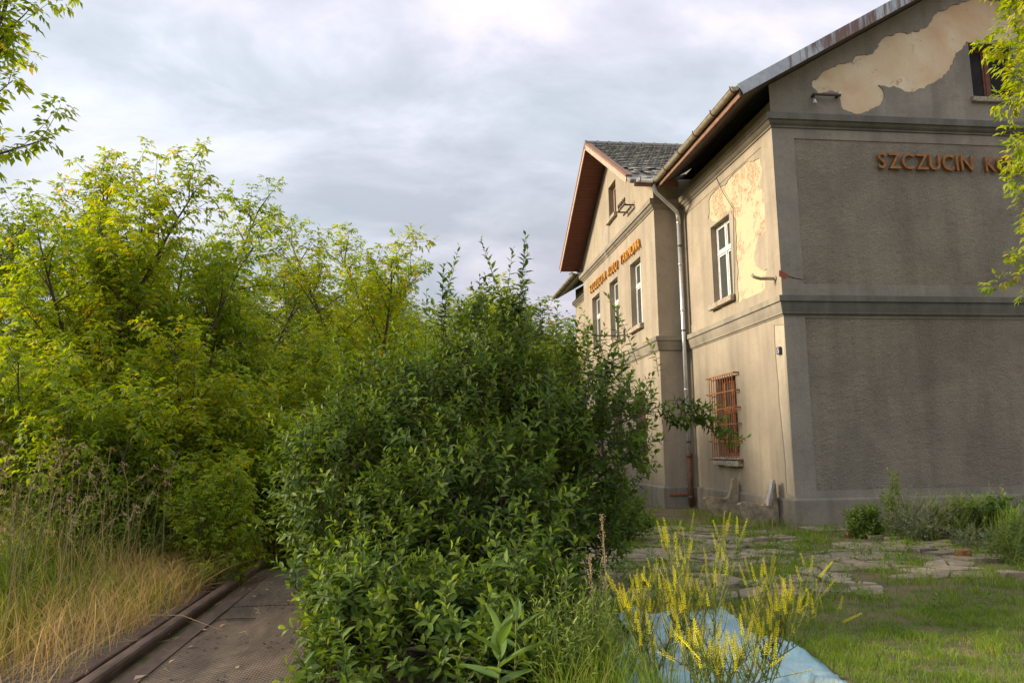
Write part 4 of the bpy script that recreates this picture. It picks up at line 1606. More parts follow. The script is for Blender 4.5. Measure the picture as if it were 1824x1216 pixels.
TREES = [
    # key, px of the crown, py of its top, Y, rotation, material, label
    ('a', 220, 243, 11.6, 1.1, 'elder', 'broad box elder left of centre with a spreading top above the dry grass'),
    ('c', 20, 320, 12.8, 2.2, 'elder', 'bushy box elder at the far left behind the tall grass'),
    ('c', -75, 400, 14.6, 5.1, 'elder', 'bushy box elder just outside the left edge, its branches filling the corner'),
    ('d', -10, 560, 10.8, 3.0, 'elder', 'medium sapling at the far left above the seed heads'),
    ('b', 325, 425, 14.0, .4, 'elder', 'box elder right of the broad one, seen behind its outer twigs'),
    ('e', 450, 312, 15.5, 2.9, 'elder', 'slim box elder standing above the thicket, right of the broad one'),
    ('b', 512, 383, 16.5, 4.1, 'elder', 'box elder in the middle of the thicket, right of the slim one'),
    ('e', 606, 398, 18.0, 5.0, 'elder', 'box elder left of the dip in the treetops of the thicket'),
    ('a', 665, 468, 20.0, 3.0, 'elder', 'rounded box elder in the dip of the thicket skyline'),
    ('e', 740, 436, 22.5, 1.6, 'elder', 'narrow pointed box elder just left of the dark bush spikes'),
    ('c', 800, 540, 27.0, .9, 'elder', 'low box elder just behind the first dark bush spike'),
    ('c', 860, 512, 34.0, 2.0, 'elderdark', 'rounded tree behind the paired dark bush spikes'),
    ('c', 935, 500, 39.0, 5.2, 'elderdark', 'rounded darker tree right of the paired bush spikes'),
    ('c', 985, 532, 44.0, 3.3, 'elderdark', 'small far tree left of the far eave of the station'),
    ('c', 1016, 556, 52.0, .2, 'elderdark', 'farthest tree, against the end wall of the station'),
    ('c', 240, 560, 11.6, .3, 'elder', 'leafy box elder filling the thicket below the broad one'),
    ('d', 385, 640, 11.2, 1.0, 'elder', 'bright yellow green sapling in front of the thicket'),
    ('d', 480, 690, 12.2, 2.5, 'elder', 'low sapling between the bright sapling and the dark bush'),
    ('d', 120, 640, 10.4, 4.0, 'elder', 'low sapling rising from the tall grass at the left'),
    ('c', 455, 520, 13.6, 5.6, 'elder', 'dense box elder right behind the bright sapling'),
    ('c', 560, 560, 15.0, 1.9, 'elder', 'dense box elder half behind the left side of the dark bush'),
    ('d', 300, 700, 12.0, 3.6, 'elder', 'small sapling at the back of the dry grass'),
    ('d', 420, 790, 9.9, .7, 'elder', 'small fern-like sapling by the end of the rail'),
    ('d', 545, 760, 12.0, 5.1, 'elder', 'small sapling tucked against the left of the dark bush'),
    ('c', 655, 600, 19.0, 4.4, 'elder', 'box elder mid-thicket behind the top of the dark bush'),
    ('c', 735, 590, 23.5, 2.6, 'elder', 'box elder below the narrow pointed one'),
    ('d', -30, 640, 11.0, 1.4, 'elder', 'low sapling cut by the left edge of the view'),
    ('d', 215, 690, 11.2, 2.9, 'elder', 'low sapling between the two leafy box elders at left'),
]
for k, px, py, Y, rz, mt, lab in TREES:
    tree(k, place(px, Y), Y, top_h(px, py, Y), rz, lab, mt, sx=1.6 if Y > 33 else 1.0)
# second row that closes the view through the thicket
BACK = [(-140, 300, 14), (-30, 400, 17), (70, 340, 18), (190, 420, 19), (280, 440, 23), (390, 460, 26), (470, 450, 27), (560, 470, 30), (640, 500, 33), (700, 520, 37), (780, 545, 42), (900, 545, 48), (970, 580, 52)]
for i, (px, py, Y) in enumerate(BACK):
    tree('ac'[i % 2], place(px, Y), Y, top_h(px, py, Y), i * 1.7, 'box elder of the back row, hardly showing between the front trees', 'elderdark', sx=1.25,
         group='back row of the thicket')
tree('h', place(-365, 7.6), 7.6, top_h(-110, -260, 7.6), 3.4, 'tallest box elder at the left edge with loose branches against the sky', 'elder', centre=False)
# the tree that reaches in from the right
PROTO_R = proto('r', seed=16, h=7.4, spread=2.1, nst=2, low=.5, leaf=1.05)
tree('r', 9.5, 9.7, 8.6, 2.1, 'yellow green box elder reaching in at the right edge in front of the sign', 'elder', group='box elder at the right', centre=False)

# ------------------------------------------------------------------ dark bush in the middle
def shoots(seed, lobes, n, L=(.28, .5), nleaf=(12, 18), leaf=(.072, .13), upw=.55, shell=.55, wr=.44, ground=.05, tintm=.38, extra=()):
    g = np.random.default_rng(seed)
    vol = np.array([l[1][0] * l[1][1] * l[1][2] for l in lobes])
    cnt = (vol / vol.sum() * n).astype(int)
    S, D, LL = [], [], []
    for (c, r), m in zip(lobes, cnt):
        u = norm(g.normal(size=(m, 3)))
        rad = g.uniform(shell ** 3, 1, m) ** (1 / 3)
        rad = rad * (1 + .42 * np.array([mn.noise(Vector(q) * 2.3 + Vector(c) * 1.7) for q in u]))
        p = np.array(c) + u * rad[:, None] * np.array(r)
        d = norm(u * .6 + UP * upw + g.normal(size=(m, 3)) * .35)
        ln = g.uniform(*L, m)
        ok = p[:, 2] > ground
        S.append((p - d * ln[:, None] * .6)[ok])
        D.append(d[ok])
        LL.append(ln[ok])
    for p, d, ln in extra:
        S.append(np.array([p], float))
        D.append(norm(np.array([d], float)))
        LL.append(np.array([ln]))
    S, D, LL = np.concatenate(S), np.concatenate(D), np.concatenate(LL)
    B0 = g.normal(size=S.shape) * .18 + UP * .12
    pos, ax, nr, l_, w_, ti = [], [], [], [], [], []
    for i in range(len(S)):
        k = int(g.integers(*nleaf) * max(1.0, LL[i] / L[1] * .95))
        t = np.linspace(.12, 1, k)
        P = S[i] + D[i] * (t * LL[i])[:, None] + B0[i] * (t ** 2 * LL[i])[:, None]
        T_ = norm(D[i] + 2 * B0[i] * t[:, None])
        ph = np.arange(k) * 2.4 + g.uniform(0, 6.28)
        a = norm(np.cross(T_, np.array([.31, .77, .55])))
        b = np.cross(T_, a)
        o = a * np.cos(ph)[:, None] + b * np.sin(ph)[:, None]
        op = np.interp(t, [0, .7, 1], [.25, .6, 1.6])[:, None]
        A = norm(o + T_ * op + g.normal(size=o.shape) * .15 - UP * .12)
        pos.append(P)
        ax.append(A)
        nr.append(norm(T_ * .9 - o * .3 + UP * .35 + g.normal(size=o.shape) * .2))
        sz = g.uniform(*leaf, k) * np.interp(t, [0, .75, 1], [1, 1, .62])
        l_.append(sz)
        w_.append(sz * g.uniform(wr * .88, wr * 1.14, k))
        base = g.normal(tintm, .17)
        ti.append(np.clip(base + np.interp(t, [0, .7, 1], [-.06, 0, .25]) + g.normal(0, .07, k), 0, 1))
    return S, D, LL, B0, [np.concatenate(q) for q in (pos, ax, nr, l_, w_, ti)]


def bush(name, org, lobes, n, label, cat, mat, stems=8, seed=1, parts=0, extra=(), tpl=OVATE, barkmat='bark', group=None, ntw=160, **kw):
    root = empty(name, org, label, cat, group)
    o = np.array(org, float)
    S, D, LL, B0, Lf = shoots(seed, lobes, n, extra=extra, **kw)
    g = random.Random(seed)
    T = MB()
    for i in range(stems):
        c, r = lobes[i % len(lobes)]
        a = g.uniform(0, 6.28)
        e = Vector((c[0] + math.cos(a) * r[0] * .5, c[1] + math.sin(a) * r[1] * .5, c[2] + r[2] * g.uniform(-.1, .6)))
        b = Vector((org[0] + math.cos(a) * .18, org[1] + math.sin(a) * .18, -.03))
        m1 = b.lerp(e, .45) + Vector((g.uniform(-.1, .1), g.uniform(-.1, .1), .15))
        hgt = (e - b).length
        T.tube([b, b.lerp(m1, .5) + Vector((0, 0, .06)), m1, e], [.016 * hgt + .006, .013 * hgt, .01 * hgt, .005], 6)
    idx = list(range(len(S)))
    g.shuffle(idx)
    for i in idx[:ntw]:
        s = Vector(S[i])
        c = min((l[0] for l in lobes), key=lambda q: (Vector(q) - s).length)
        q = Vector(c).lerp(s, .25)
        T.tube([q, q.lerp(s, .6) + Vector((0, 0, -.03)), s], [.008, .006, .004], 4, False)
    for i in range(len(S)):
        p0, p1 = Vector(S[i]), Vector(S[i] + D[i] * LL[i] * .5 + B0[i] * .25 * LL[i])
        p2 = Vector(S[i] + D[i] * LL[i] + B0[i] * LL[i])
        T.tube([p0, p1, p2], [.0045, .0035, .002], 3, False)
    T.build('stems', MT[barkmat], root)
    pos, ax, nr, l_, w_, ti = Lf
    sel = np.zeros(len(pos), bool)
    if parts:
        cpos = np.array([0, 0, 1.6])
        d = np.linalg.norm(pos - cpos, axis=1)
        dirn = (pos - cpos) / d[:, None]
        facing = np.abs((dirn * norm(nr)).sum(1))
        outer = np.min([np.where(True, np.linalg.norm((pos - np.array(c)) / np.array(r), axis=1), 0) for c, r in lobes], axis=0)
        front = outer > .9
        score = l_ * w_ / d ** 2 * (.3 + facing) * front
        sel[np.argsort(-score)[:parts]] = True
    k = ~sel
    me = leaf_mesh('foliage', tpl, pos[k] - o, ax[k], nr[k], l_[k], w_[k], ti[k], MT[mat])
    f = shared('foliage', me, root, (0, 0, 0))
    f['kind'] = 'stuff'
    if parts:
        meshes = []
        for tt in (.25, .4, .55, .7):
            meshes.append(leaf_mesh('leaf', tpl, [(0, 0, 0)], [(0, 1, 0)], [(0, 0, 1)], [1.0], [1.0], [tt], MT[mat]))
        for i in np.nonzero(sel)[0]:
            y = Vector(ax[i]).normalized()
            x = y.cross(Vector(nr[i])).normalized()
            z = x.cross(y)
            mm = Matrix((x, y, z)).transposed().to_4x4()
            lf = bpy.data.objects.new('leaf', meshes[int(np.argmin(np.abs(np.array((.25, .4, .55, .7)) - ti[i])))])
            COL.objects.link(lf)
            lf.parent = root
            lf.rotation_mode = 'QUATERNION'
            lf.rotation_quaternion = mm.to_quaternion()
            lf.location = Vector(pos[i] - o)
            lf.scale = (w_[i], l_[i], l_[i])
    return root


spikes = []
for px, py, Y, ln in ((790, 458, 8.6, 1.0), (895, 462, 8.5, .95), (937, 447, 8.5, .95), (915, 500, 8.5, .7), (1172, 590, 8.9, .55), (1100, 560, 8.9, .5), (700, 560, 8.6, .6), (1020, 575, 8.8, .5),
                      (860, 560, 8.4, .6), (650, 610, 8.5, .55), (990, 560, 8.7, .55), (760, 545, 8.8, .6)):
    p = hit(px, py, 1, Y)
    dx = {895: -.02, 937: .14}.get(px, .03)
    for r_ in range(3 if ln > .9 else 1):
        spikes.append(((p.x - dx * ln + .012 * r_, Y + .012 * r_, p.z - ln + .02 * r_), (dx, 0, 1), ln))
# long side branch that crosses the downpipe
for px, py, dxx in ((1180, 735, 1), (1215, 720, 1), (1245, 735, 1), (1262, 752, 1), (1285, 775, 1), (1200, 745, .8), (1230, 745, .9)):
    p = hit(px, py, 1, 8.8)
    for r_ in range(3):
        spikes.append(((p.x - .1 - .03 * r_, 8.8, p.z + .04 * r_ - .03), (dxx, .1 - .15 * r_, -.25 + .12 * r_), .34))
lobes = [((.45, 8.7, 1.55), (1.55, 1.3, 1.3)), ((2.0, 9.0, 1.75), (.82, .85, 1.05)), ((-.75, 8.3, 1.3), (.85, .9, .95)), ((.5, 7.5, .95), (.95, .75, .9)), ((1.6, 8.5, .85), (.75, .7, .65)), ((-.05, 7.4, .75), (.75, .7, .7)), ((.8, 8.7, 2.65), (.75, .7, .72)), ((.75, 6.6, .5), (.6, .5, .5))]
for q_ in range(26):
    aa = random.Random(q_)
    spikes.append(((aa.uniform(-.6, 2.5), aa.uniform(8.2, 9.3), aa.uniform(1.9, 2.75)), (aa.uniform(-.3, .3), -.1, 1), aa.uniform(.45, .75)))
bush('dark_leafy_bush', (.7, 8.6, 0), lobes, 2600, 'big dark green leafy bush in the middle, in front of the station', 'bush', 'bush',
     stems=14, seed=3, parts=300, extra=spikes, ntw=260)
bush('low_green_shrub', (-.3, 6.1, 0), [((-.32, 6.2, .45), (.62, .6, .45)), ((.25, 5.8, .32), (.5, .5, .34)), ((-.5, 5.5, .14), (.38, .4, .24)), ((.75, 6.2, .35), (.6, .5, .4)), ((.55, 5.3, .12), (.5, .4, .25))], 560,
     'low mid green shrub in front of the dark bush, spilling over the deck', 'shrub', 'bush', stems=5, seed=7, parts=200, L=(.2, .36), leaf=(.075, .125), ntw=30, tintm=.36, upw=.6)
bush('low_bush_by_wall', (3.35, 13.2, 0), [((3.35, 13.2, .35), (.6, .6, .45))], 260, 'low dark bush between the big bush and the bench ends', 'bush', 'bush', stems=4, seed=9, parts=0, L=(.2, .36), ntw=20)

# bare twisted branch lying in front of the bush
m = MB()
pp = [hit(a, b, 1, 6.9) for a, b in [(755, 1085), (778, 1072), (792, 1060), (803, 1046), (822, 1038)]]
m.tube(pp, [.009, .011, .012, .012, .011], 6)
tag(m.build('bare_branch', MT['palewood'], None, False, tuple(pp[0])), 'bare reddish bent branch sticking out of the dark bush above the ground', 'branch')

# ------------------------------------------------------------------ big leaved plant in the foreground
def big_plant(x, y, h, nl_, label, seed, sz=.2):
    g = random.Random(seed)
    root = empty('broad_leaved_weed', (x, y, 0), label, 'plant', 'broad leaved weeds in the foreground')
    m = MB()
    m.tube([(x, y, 0), (x + .01, y, h * .5), (x + .02, y + .01, h)], [.008, .007, .004], 6)
    m.build('stem', MT['stalk'], root)
    V = []
    W = []
    npn = 7
    for k in range(npn):
        t = k / (npn - 1)
        wdt = math.sin(math.pi * min(1, t * .93 + .035) ** .8) * .17
        z = -.18 * t * t
        V += [(-wdt, t, z + .05), (-wdt * .5, t, z + .008), (0, t, z - .015), (wdt * .5, t, z + .008), (wdt, t, z + .05)]
    F = []
    for k in range(npn - 1):
        for c in range(4):
            a = k * 5 + c
            F.append((a, a + 1, a + 6, a + 5))
    F = np.array(F)
    ms = []
    for tt in (.2, .5, .8):
        ms.append(np_mesh('leaf', np.array(V), [F], MT['bigleaf'], np.full(len(V), tt), True))
    for k in range(nl_):
        t = (k + .5) / nl_
        z = h * (.18 + .82 * t)
        az = k * 1.57 + (k // 2) * .5 + g.uniform(-.25, .25)
        el = math.radians(10 + 62 * t ** 1.6 + g.uniform(-8, 8))
        L = sz * (1.0 if t < .75 else 1.25 - t * .45) * g.uniform(.85, 1.1)
        lf = bpy.data.objects.new('leaf', ms[g.randrange(3)])
        COL.objects.link(lf)
        lf.parent = root
        lf.location = (.02 * t, 0, z)
        lf.rotation_euler = (el, 0, az)
        lf.scale = (L, L, L)
    return root


q = hit(882, 1216, 1, 4.75)
big_plant(hit(885, 1150, 1, 4.75).x, 4.75, .52, 12, 'broad leaved weed in the foreground, the largest, cut by the bottom edge', 3, .27)
big_plant(hit(915, 1100, 1, 5.1).x, 5.1, .58, 9, 'broad leaved weed just behind the largest one', 5, .19)
big_plant(hit(985, 1190, 1, 5.2).x, 5.2, .38, 8, 'small broad leaved weed left of the yellow flowers', 8, .13)

# ------------------------------------------------------------------ yellow sweet clover
def clover(x, y, h, n, spread, label, seed, lean=(0, 0)):
    g = random.Random(seed)
    ng = np.random.default_rng(seed)
    root = empty('sweet_clover', (x, y, 0), label, 'flower', 'yellow sweet clover plants')
    S = MB()
    fl = [[], [], [], [], [], []]
    lv = [[], [], [], [], [], []]

    def put(A, p, a, nn, l, w, t):
        for arr, val in zip(A, (p, a, nn, l, w, t)):
            arr.append(val)

    def raceme(p, d, L):
        p, d = Vector(p), Vector(d).normalized()
        e = p + d * L
        S.tube([p, e], [.0022, .001], 3, False)
        k = int(L / .0042)
        for i in range(k):
            t = .2 + .8 * i / k
            q = p.lerp(e, t)
            o = (d.orthogonal().normalized())
            o.rotate(Matrix.Rotation(i * 2.4, 3, d))
            put(fl, tuple(q), tuple(o + d * (.1 + t * .6) - Vector((0, 0, .25))), tuple(d), .014 * (1.15 - .6 * t), .0075, min(1, max(0, g.gauss(.5, .2))))

    for s in range(n):
        a = g.uniform(0, 6.28)
        sp = spread * g.uniform(.15, 1)
        hh = h * g.uniform(.62, 1.0)
        b = Vector((x + g.uniform(-.08, .08), y + g.uniform(-.08, .08), 0))
        e = Vector((x + math.cos(a) * sp + lean[0], y + math.sin(a) * sp * .7 + lean[1], hh))
        m1 = b.lerp(e, .5) + Vector((-math.cos(a) * sp * .12, 0, .06))
        pts = [b, b.lerp(m1, .5), m1, m1.lerp(e, .5) + Vector((0, 0, .015)), e]
        S.tube(pts, [.005, .0045, .004, .003, .0018], 4, False)
        d0 = (pts[4] - pts[3]).normalized()
        raceme(e, d0, g.uniform(.12, .2))
        nb = g.randint(9, 14)
        for k in range(nb):
            t = .3 + .68 * (k + g.random()) / nb
            f = t * 4
            i = min(int(f), 3)
            p = pts[i].lerp(pts[i + 1], f - i)
            az = g.uniform(0, 6.28)
            d = Vector((math.cos(az) * .5, math.sin(az) * .5, 1)).normalized()
            L = g.uniform(.06, .22) * (1.2 - t * .5)
            q = p + d * L
            S.tube([p, q], [.0034, .0024], 3, False)
            raceme(q, (d + Vector((0, 0, .6))).normalized(), g.uniform(.08, .17))
            for z in range(5):
                c = p.lerp(q, g.uniform(0, .9))
                az2 = g.uniform(0, 6.28)
                for y3 in (-.6, 0, .6):
                    put(lv, tuple(c), (math.cos(az2 + y3), math.sin(az2 + y3), g.uniform(-.1, .6)), (g.gauss(0, .3), g.gauss(0, .3), 1), g.uniform(.016, .026), g.uniform(.007, .011), g.random())
    S.build('stems', MT['stalk'], root)
    o = np.array([x, y, 0])
    for nm, A, mt in (('flowers', fl, 'flower'), ('foliage', lv, 'bushlight')):
        me = leaf_mesh(nm, SMALL, np.array(A[0]) - o, A[1], A[2], A[3], A[4], A[5], MT[mt])
        f = shared(nm, me, root, (0, 0, 0))
        f['kind'] = 'stuff'


clover(1.72, 4.75, 1.08, 9, .5, 'tallest yellow sweet clover, in front of the blue tarpaulin', 1, (-.03, 0))
clover(2.0, 4.75, .74, 10, .33, 'yellow sweet clover leaning right over the edge of the blue tarpaulin', 2, (.34, .1))
clover(1.45, 4.85, .7, 9, .42, 'yellow sweet clover left of the tallest one, beside the dark bush', 4, (-.12, 0))
clover(1.75, 4.5, .5, 10, .55, 'lowest yellow sweet clover at the bottom edge of the view', 6)

# brown dock seed stalks beside the clover
for i, (px, pt, Y, lab) in enumerate(((1072, 915, 6.0, 'taller brown dry dock stalk right of the dark bush'), (1050, 985, 5.8, 'shorter brown dry dock stalk left of the taller one'))):
    t = hit(px, pt, 1, Y)
    g = random.Random(i + 40)
    root = empty('dry_dock_stalk', (t.x, Y, 0), lab, 'plant', 'dry dock stalks')
    m = MB()
    m.tube([(t.x, Y, 0), (t.x + .02, Y, t.z * .5), (t.x, Y, t.z)], [.006, .005, .002], 4)
    m.build('stem', MT['straw'], root)
    A = [[], [], [], [], [], []]
    for k in range(420):
        f = g.uniform(.42, 1.0)
        az = g.uniform(0, 6.28)
        rr_ = (.035 if g.random() < .6 else .06) * (1.25 - f) * 1.6 * (.55 + .45 * math.sin(f * 46))
        for arr, v in zip(A, ((math.cos(az) * rr_, math.sin(az) * rr_, t.z * f), (g.gauss(0, 1), g.gauss(0, 1), g.gauss(-.3, .6)), (g.gauss(0, 1), g.gauss(0, 1), 1), g.uniform(.008, .014), g.uniform(.006, .011), g.random())):
            arr.append(v)
    f = shared('seed_head', leaf_mesh('seed_head', SMALL, *A, MT['seed']), root, (0, 0, 0))
    f['kind'] = 'stuff'

# ------------------------------------------------------------------ tall dry grass left of the rail
def mask_noise(x, y, s, off):
    return np.array([mn.noise(Vector((a * s + off, b * s, off))) for a, b in zip(x, y)])


def grass_field(name, n, xr, yr, hr, wd, mat, tint, seed, keep=None, leanmul=.4, bias=(0, 0), kind='stuff', z0=0.0):
    g = np.random.default_rng(seed)
    x, y = g.uniform(*xr, n), g.uniform(*yr, n)
    if keep is not None:
        k = keep(x, y, g)
        x, y = x[k], y[k]
    n = len(x)
    h = hr(x, y, g)
    lean = g.normal(size=(n, 2)) * leanmul * h[:, None] + np.array(bias) * h[:, None]
    pos = np.stack([x, y, np.full(n, z0)], 1)
    me = blades_mesh(name, pos, h, lean, g.uniform(*wd, n), np.clip(tint(x, y, h, g), 0, 1), MT[mat])
    o = link(name, me)
    o['kind'] = kind
    return o


def tall_h(x, y, g):
    e = np.clip((-2.55 - x) / 1.6, 0.12, 1)
    return (.28 + .62 * e + .3 * e * np.clip((y - 8) / 4, 0, 1)) * g.uniform(.4, 1.2, len(x))


def tall_t(x, y, h, g):
    nz = mask_noise(x, y, .9, 4.0)
    return .38 + .8 * nz + g.normal(0, .26, len(x)) + np.clip((x + 3.1) * .5, 0, .2)


def tall_k(x, y, g):
    return (x < -2.56 - .9 * np.clip((7.4 - y) / 1.6, 0, 1) * g.uniform(.2, 1, len(x))) | ((y > 11.3) & (x < -1.0)) | ((y > 12.6) & (x < .5))


grass_field('tall_grass', 52000, (-9.5, 1.0), (5.2, 17), tall_h, (.004, .012), 'drygrass', tall_t, 5, tall_k, .33)
# matted straw along the edge of the rail
grass_field('matted_straw', 4200, (-3.7, -2.45), (5.0, 12.4), lambda x, y, g: g.uniform(.12, .6, len(x)), (.003, .007), 'drygrass', lambda x, y, h, g: g.normal(.82, .13, len(x)), 6,
            lambda x, y, g: g.random(len(x)) < .35 + .65 * np.clip((y - 6) / 3, 0, 1), .75, (.12, -.05))
# a few tall dry stalks with seed heads
g = random.Random(77)
A = [[], [], [], [], [], []]
m = MB()
for i in range(460):
    x, y = g.uniform(-8, -2.9), g.uniform(5.6, 12.5)
    h = g.uniform(.95, 1.75)
    lx, ly = g.gauss(.05, .16), g.gauss(-.03, .16)
    pts = [Vector((x, y, 0)), Vector((x + lx * .25, y + ly * .25, h * .5)), Vector((x + lx * .6, y + ly * .6, h * .85)), Vector((x + lx * 1.2, y + ly * 1.2, h)), Vector((x + lx * 1.2 + .06, y + ly * 1.2, h - .03))]
    m.tube(pts, [.003, .0026, .002, .0015, .001], 3, False)
    for k in range(46):
        t = g.uniform(0, 1)
        p = pts[2].lerp(pts[3], t * 2) if t < .5 else pts[3].lerp(pts[4], t * 2 - 1)
        for arr, v in zip(A, ((p.x + g.gauss(0, .007), p.y + g.gauss(0, .007), p.z + g.gauss(0, .01)), (g.gauss(lx, .4), g.gauss(ly, .4), g.gauss(.3, .6)), (g.gauss(0, 1), g.gauss(0, 1), 1), g.uniform(.012, .022), g.uniform(.004, .007), g.random())):
            arr.append(v)
so_ = m.build('grass_stalks', MT['straw'])
so_['kind'] = 'stuff'
o = link('grass_seed_heads', leaf_mesh('grass_seed_heads', SMALL, *A, MT['seed']))
o['kind'] = 'stuff'
# leafy undergrowth (goldenrod like) among the grass
for nm, c, r, n, lab in (('leafy_weeds', (-4.6, 9.4, .75), (1.5, 1.2, .75), 380, 'green leafy weeds standing in the dry grass below the thicket'),
                         ('leafy_weeds', (-3.6, 10.6, .6), (.8, 1.0, .6), 260, 'green leafy weeds by the far end of the rail'),
                         ('leafy_weeds', (-6.2, 8.7, .75), (1.3, 1.3, .8), 380, 'green leafy weeds at the left edge of the view'),
                         ('leafy_weeds', (-4.3, 7.6, .45), (.9, .8, .55), 230, 'green leafy weeds among the straw nearest the viewer'),
                         ('leafy_weeds', (1.05, 5.5, .2), (.45, .6, .3), 170, 'green leafy weeds between the broad leaved weed and the yellow flowers'),
                         ('leafy_weeds', (-1.9, 12.0, .35), (.9, .7, .5), 200, 'green leafy weeds between the rail end and the dark bush')):
    bush(nm, (c[0], c[1], 0), [(c, r)], n, lab, 'weeds', 'bushlight', stems=4, seed=int(abs(c[0] * 10)), L=(.35, .6), nleaf=(14, 20), leaf=(.05, .085), wr=.24, upw=1.6, shell=.1, ntw=10, tpl=KITE, barkmat='stalk', tintm=.6,
         group='leafy weeds in the tall grass')

# ------------------------------------------------------------------ lawn, weeds between the stones
def in_tarp(x, y):
    return (x > 1.25) & (x < 2.9) & (y < 7.5)


def lawn_k(x, y, g):
    nz = mask_noise(x, y, .8, 2.0)
    a = np.clip((8.3 - y) * .7, 0, 1) * np.clip((x - 2.2) * 3, 0, 1)
    nz = nz + .6 * mask_noise(x, y, 2.7, 31)
    p = np.where(nz > -.2, a, a * .3)
    return (g.random(len(x)) < p) & ~((x < 2.93) & (y < 7.6))


grass_field('lawn', 95000, (2.3, 9.5), (4.0, 8.4), lambda x, y, g: g.uniform(.02, .065, len(x)) * np.clip(1 + 1.6 * mask_noise(x, y, 2.6, 33) + .8 * mask_noise(x, y, 7, 12), .35, 2.2), (.0035, .007), 'lawn', lambda x, y, h, g: .32 + .7 * mask_noise(x, y, 1.1, 9) + .4 * mask_noise(x, y, 4.0, 3) + g.normal(0, .15, len(x)), 12, lawn_k, .6)


def weed_k(x, y, g):
    nz = mask_noise(x, y, 1.3, 6.0) + .5 * mask_noise(x, y, 3.3, 16.0)
    return (nz + g.normal(0, .16, len(x)) > .14) & ~((x > X0 - .05) & (y > Y0 - .06)) & ~((x < 2.93) & (y < 7.6))


grass_field('weeds_between_stones', 95000, (1.2, 11), (7.6, 16.5), lambda x, y, g: g.uniform(.02, .12, len(x)) * (1 + .8 * (g.random(len(x)) < .1)), (.005, .012), 'lawn',
            lambda x, y, h, g: .5 + .4 * mask_noise(x, y, .9, 19) + g.normal(0, .2, len(x)), 13, weed_k, .55)
# fine grass right under and in front of the bush
grass_field('fine_grass', 1500, (.75, 1.6), (4.3, 6.6), lambda x, y, g: g.uniform(.12, .5, len(x)), (.003, .006), 'lawn', lambda x, y, h, g: g.normal(.45, .2, len(x)), 14, None, .35)
grass_field('shade_grass', 4500, (-.6, 3.4), (4.4, 10), lambda x, y, g: g.uniform(.05, .22, len(x)), (.004, .008), 'lawn', lambda x, y, h, g: g.normal(.08, .15, len(x)), 15,
            lambda x, y, g: ~in_tarp(x, y) & ((x > .3) | (y > 7)), .4)
# leafy rosettes among the stones: broad leaved ground weeds
g = np.random.default_rng(31)
A = [[], [], [], [], [], []]
for i in range(1100):
    x, y = g.uniform(2.0, 10.5), g.uniform(7.2, 15.2)
    if (x > X0 - .1 and y > Y0 - .1) or mn.noise(Vector((x * .8, y * .8, 5))) < -.15:
        continue
    hs = g.uniform(.04, .22)
    for k in range(int(g.integers(8, 20))):
        az = g.uniform(0, 6.28)
        z = g.uniform(0, 1)
        for arr, v in zip(A, ((x + math.cos(az) * .02, y + math.sin(az) * .02, z * hs), (math.cos(az), math.sin(az), g.uniform(.2, 1.2)), (0, 0, 1), g.uniform(.03, .075), g.uniform(.012, .028), np.clip(g.normal(.5, .2), 0, 1))):
            arr.append(v)
o = link('broad_leaved_groundcover', leaf_mesh('broad_leaved_groundcover', KITE, *A, MT['bushlight']))
o['kind'] = 'stuff'

# ------------------------------------------------------------------ flower bed along the gable
bricks = [(1519, 955, 0, 'brickred', 1), (1540, 957, .1, 'brickred', 1), (1560, 960, -.1, 'brickgrey', 0), (1528, 949, .05, 'brickgrey', 2), (1552, 951, 0, 'brickgrey', 2), (1590, 963, .1, 'brickgrey', 0), (1655, 985, .2, 'darkstone', 0)]
MT['darkstone'] = simple('dark_edging_stone', (0.10, 0.10, 0.10), (0.06, 0.06, 0.062), 12, 0.9)
EB = empty('bed_edging', (hit(1545, 957, 2, 0).x, hit(1545, 957, 2, 0).y, 0), 'low edging of red and grey bricks at the left end of the flower bed', 'edging')
for a, b, rz, mt, lvl in bricks:
    p = hit(a, b, 2, 0)
    m = MB()
    c, s = math.cos(rz), math.sin(rz)
    z0 = .0 if lvl < 2 else .075
    m.obox((p.x, p.y + (.1 if lvl == 2 else 0), z0 + .035), (c * .12, s * .12, 0), (-s * .055, c * .055, 0), (0, 0, .033))
    bevel(m.build('brick', MT[mt], EB), .008, 2)
p = hit(1716, 992, 2, 0)
m = MB()
m.obox((p.x, p.y, .05), (.09, .02, 0), (-.02, .06, 0), (0, .0, .055))
o = bevel(m.build('red_brick', MT['brickred'], None, False, (p.x, p.y, 0)), .008, 2)
tag(o, 'single red brick standing at the edge of the flower bed', 'brick')

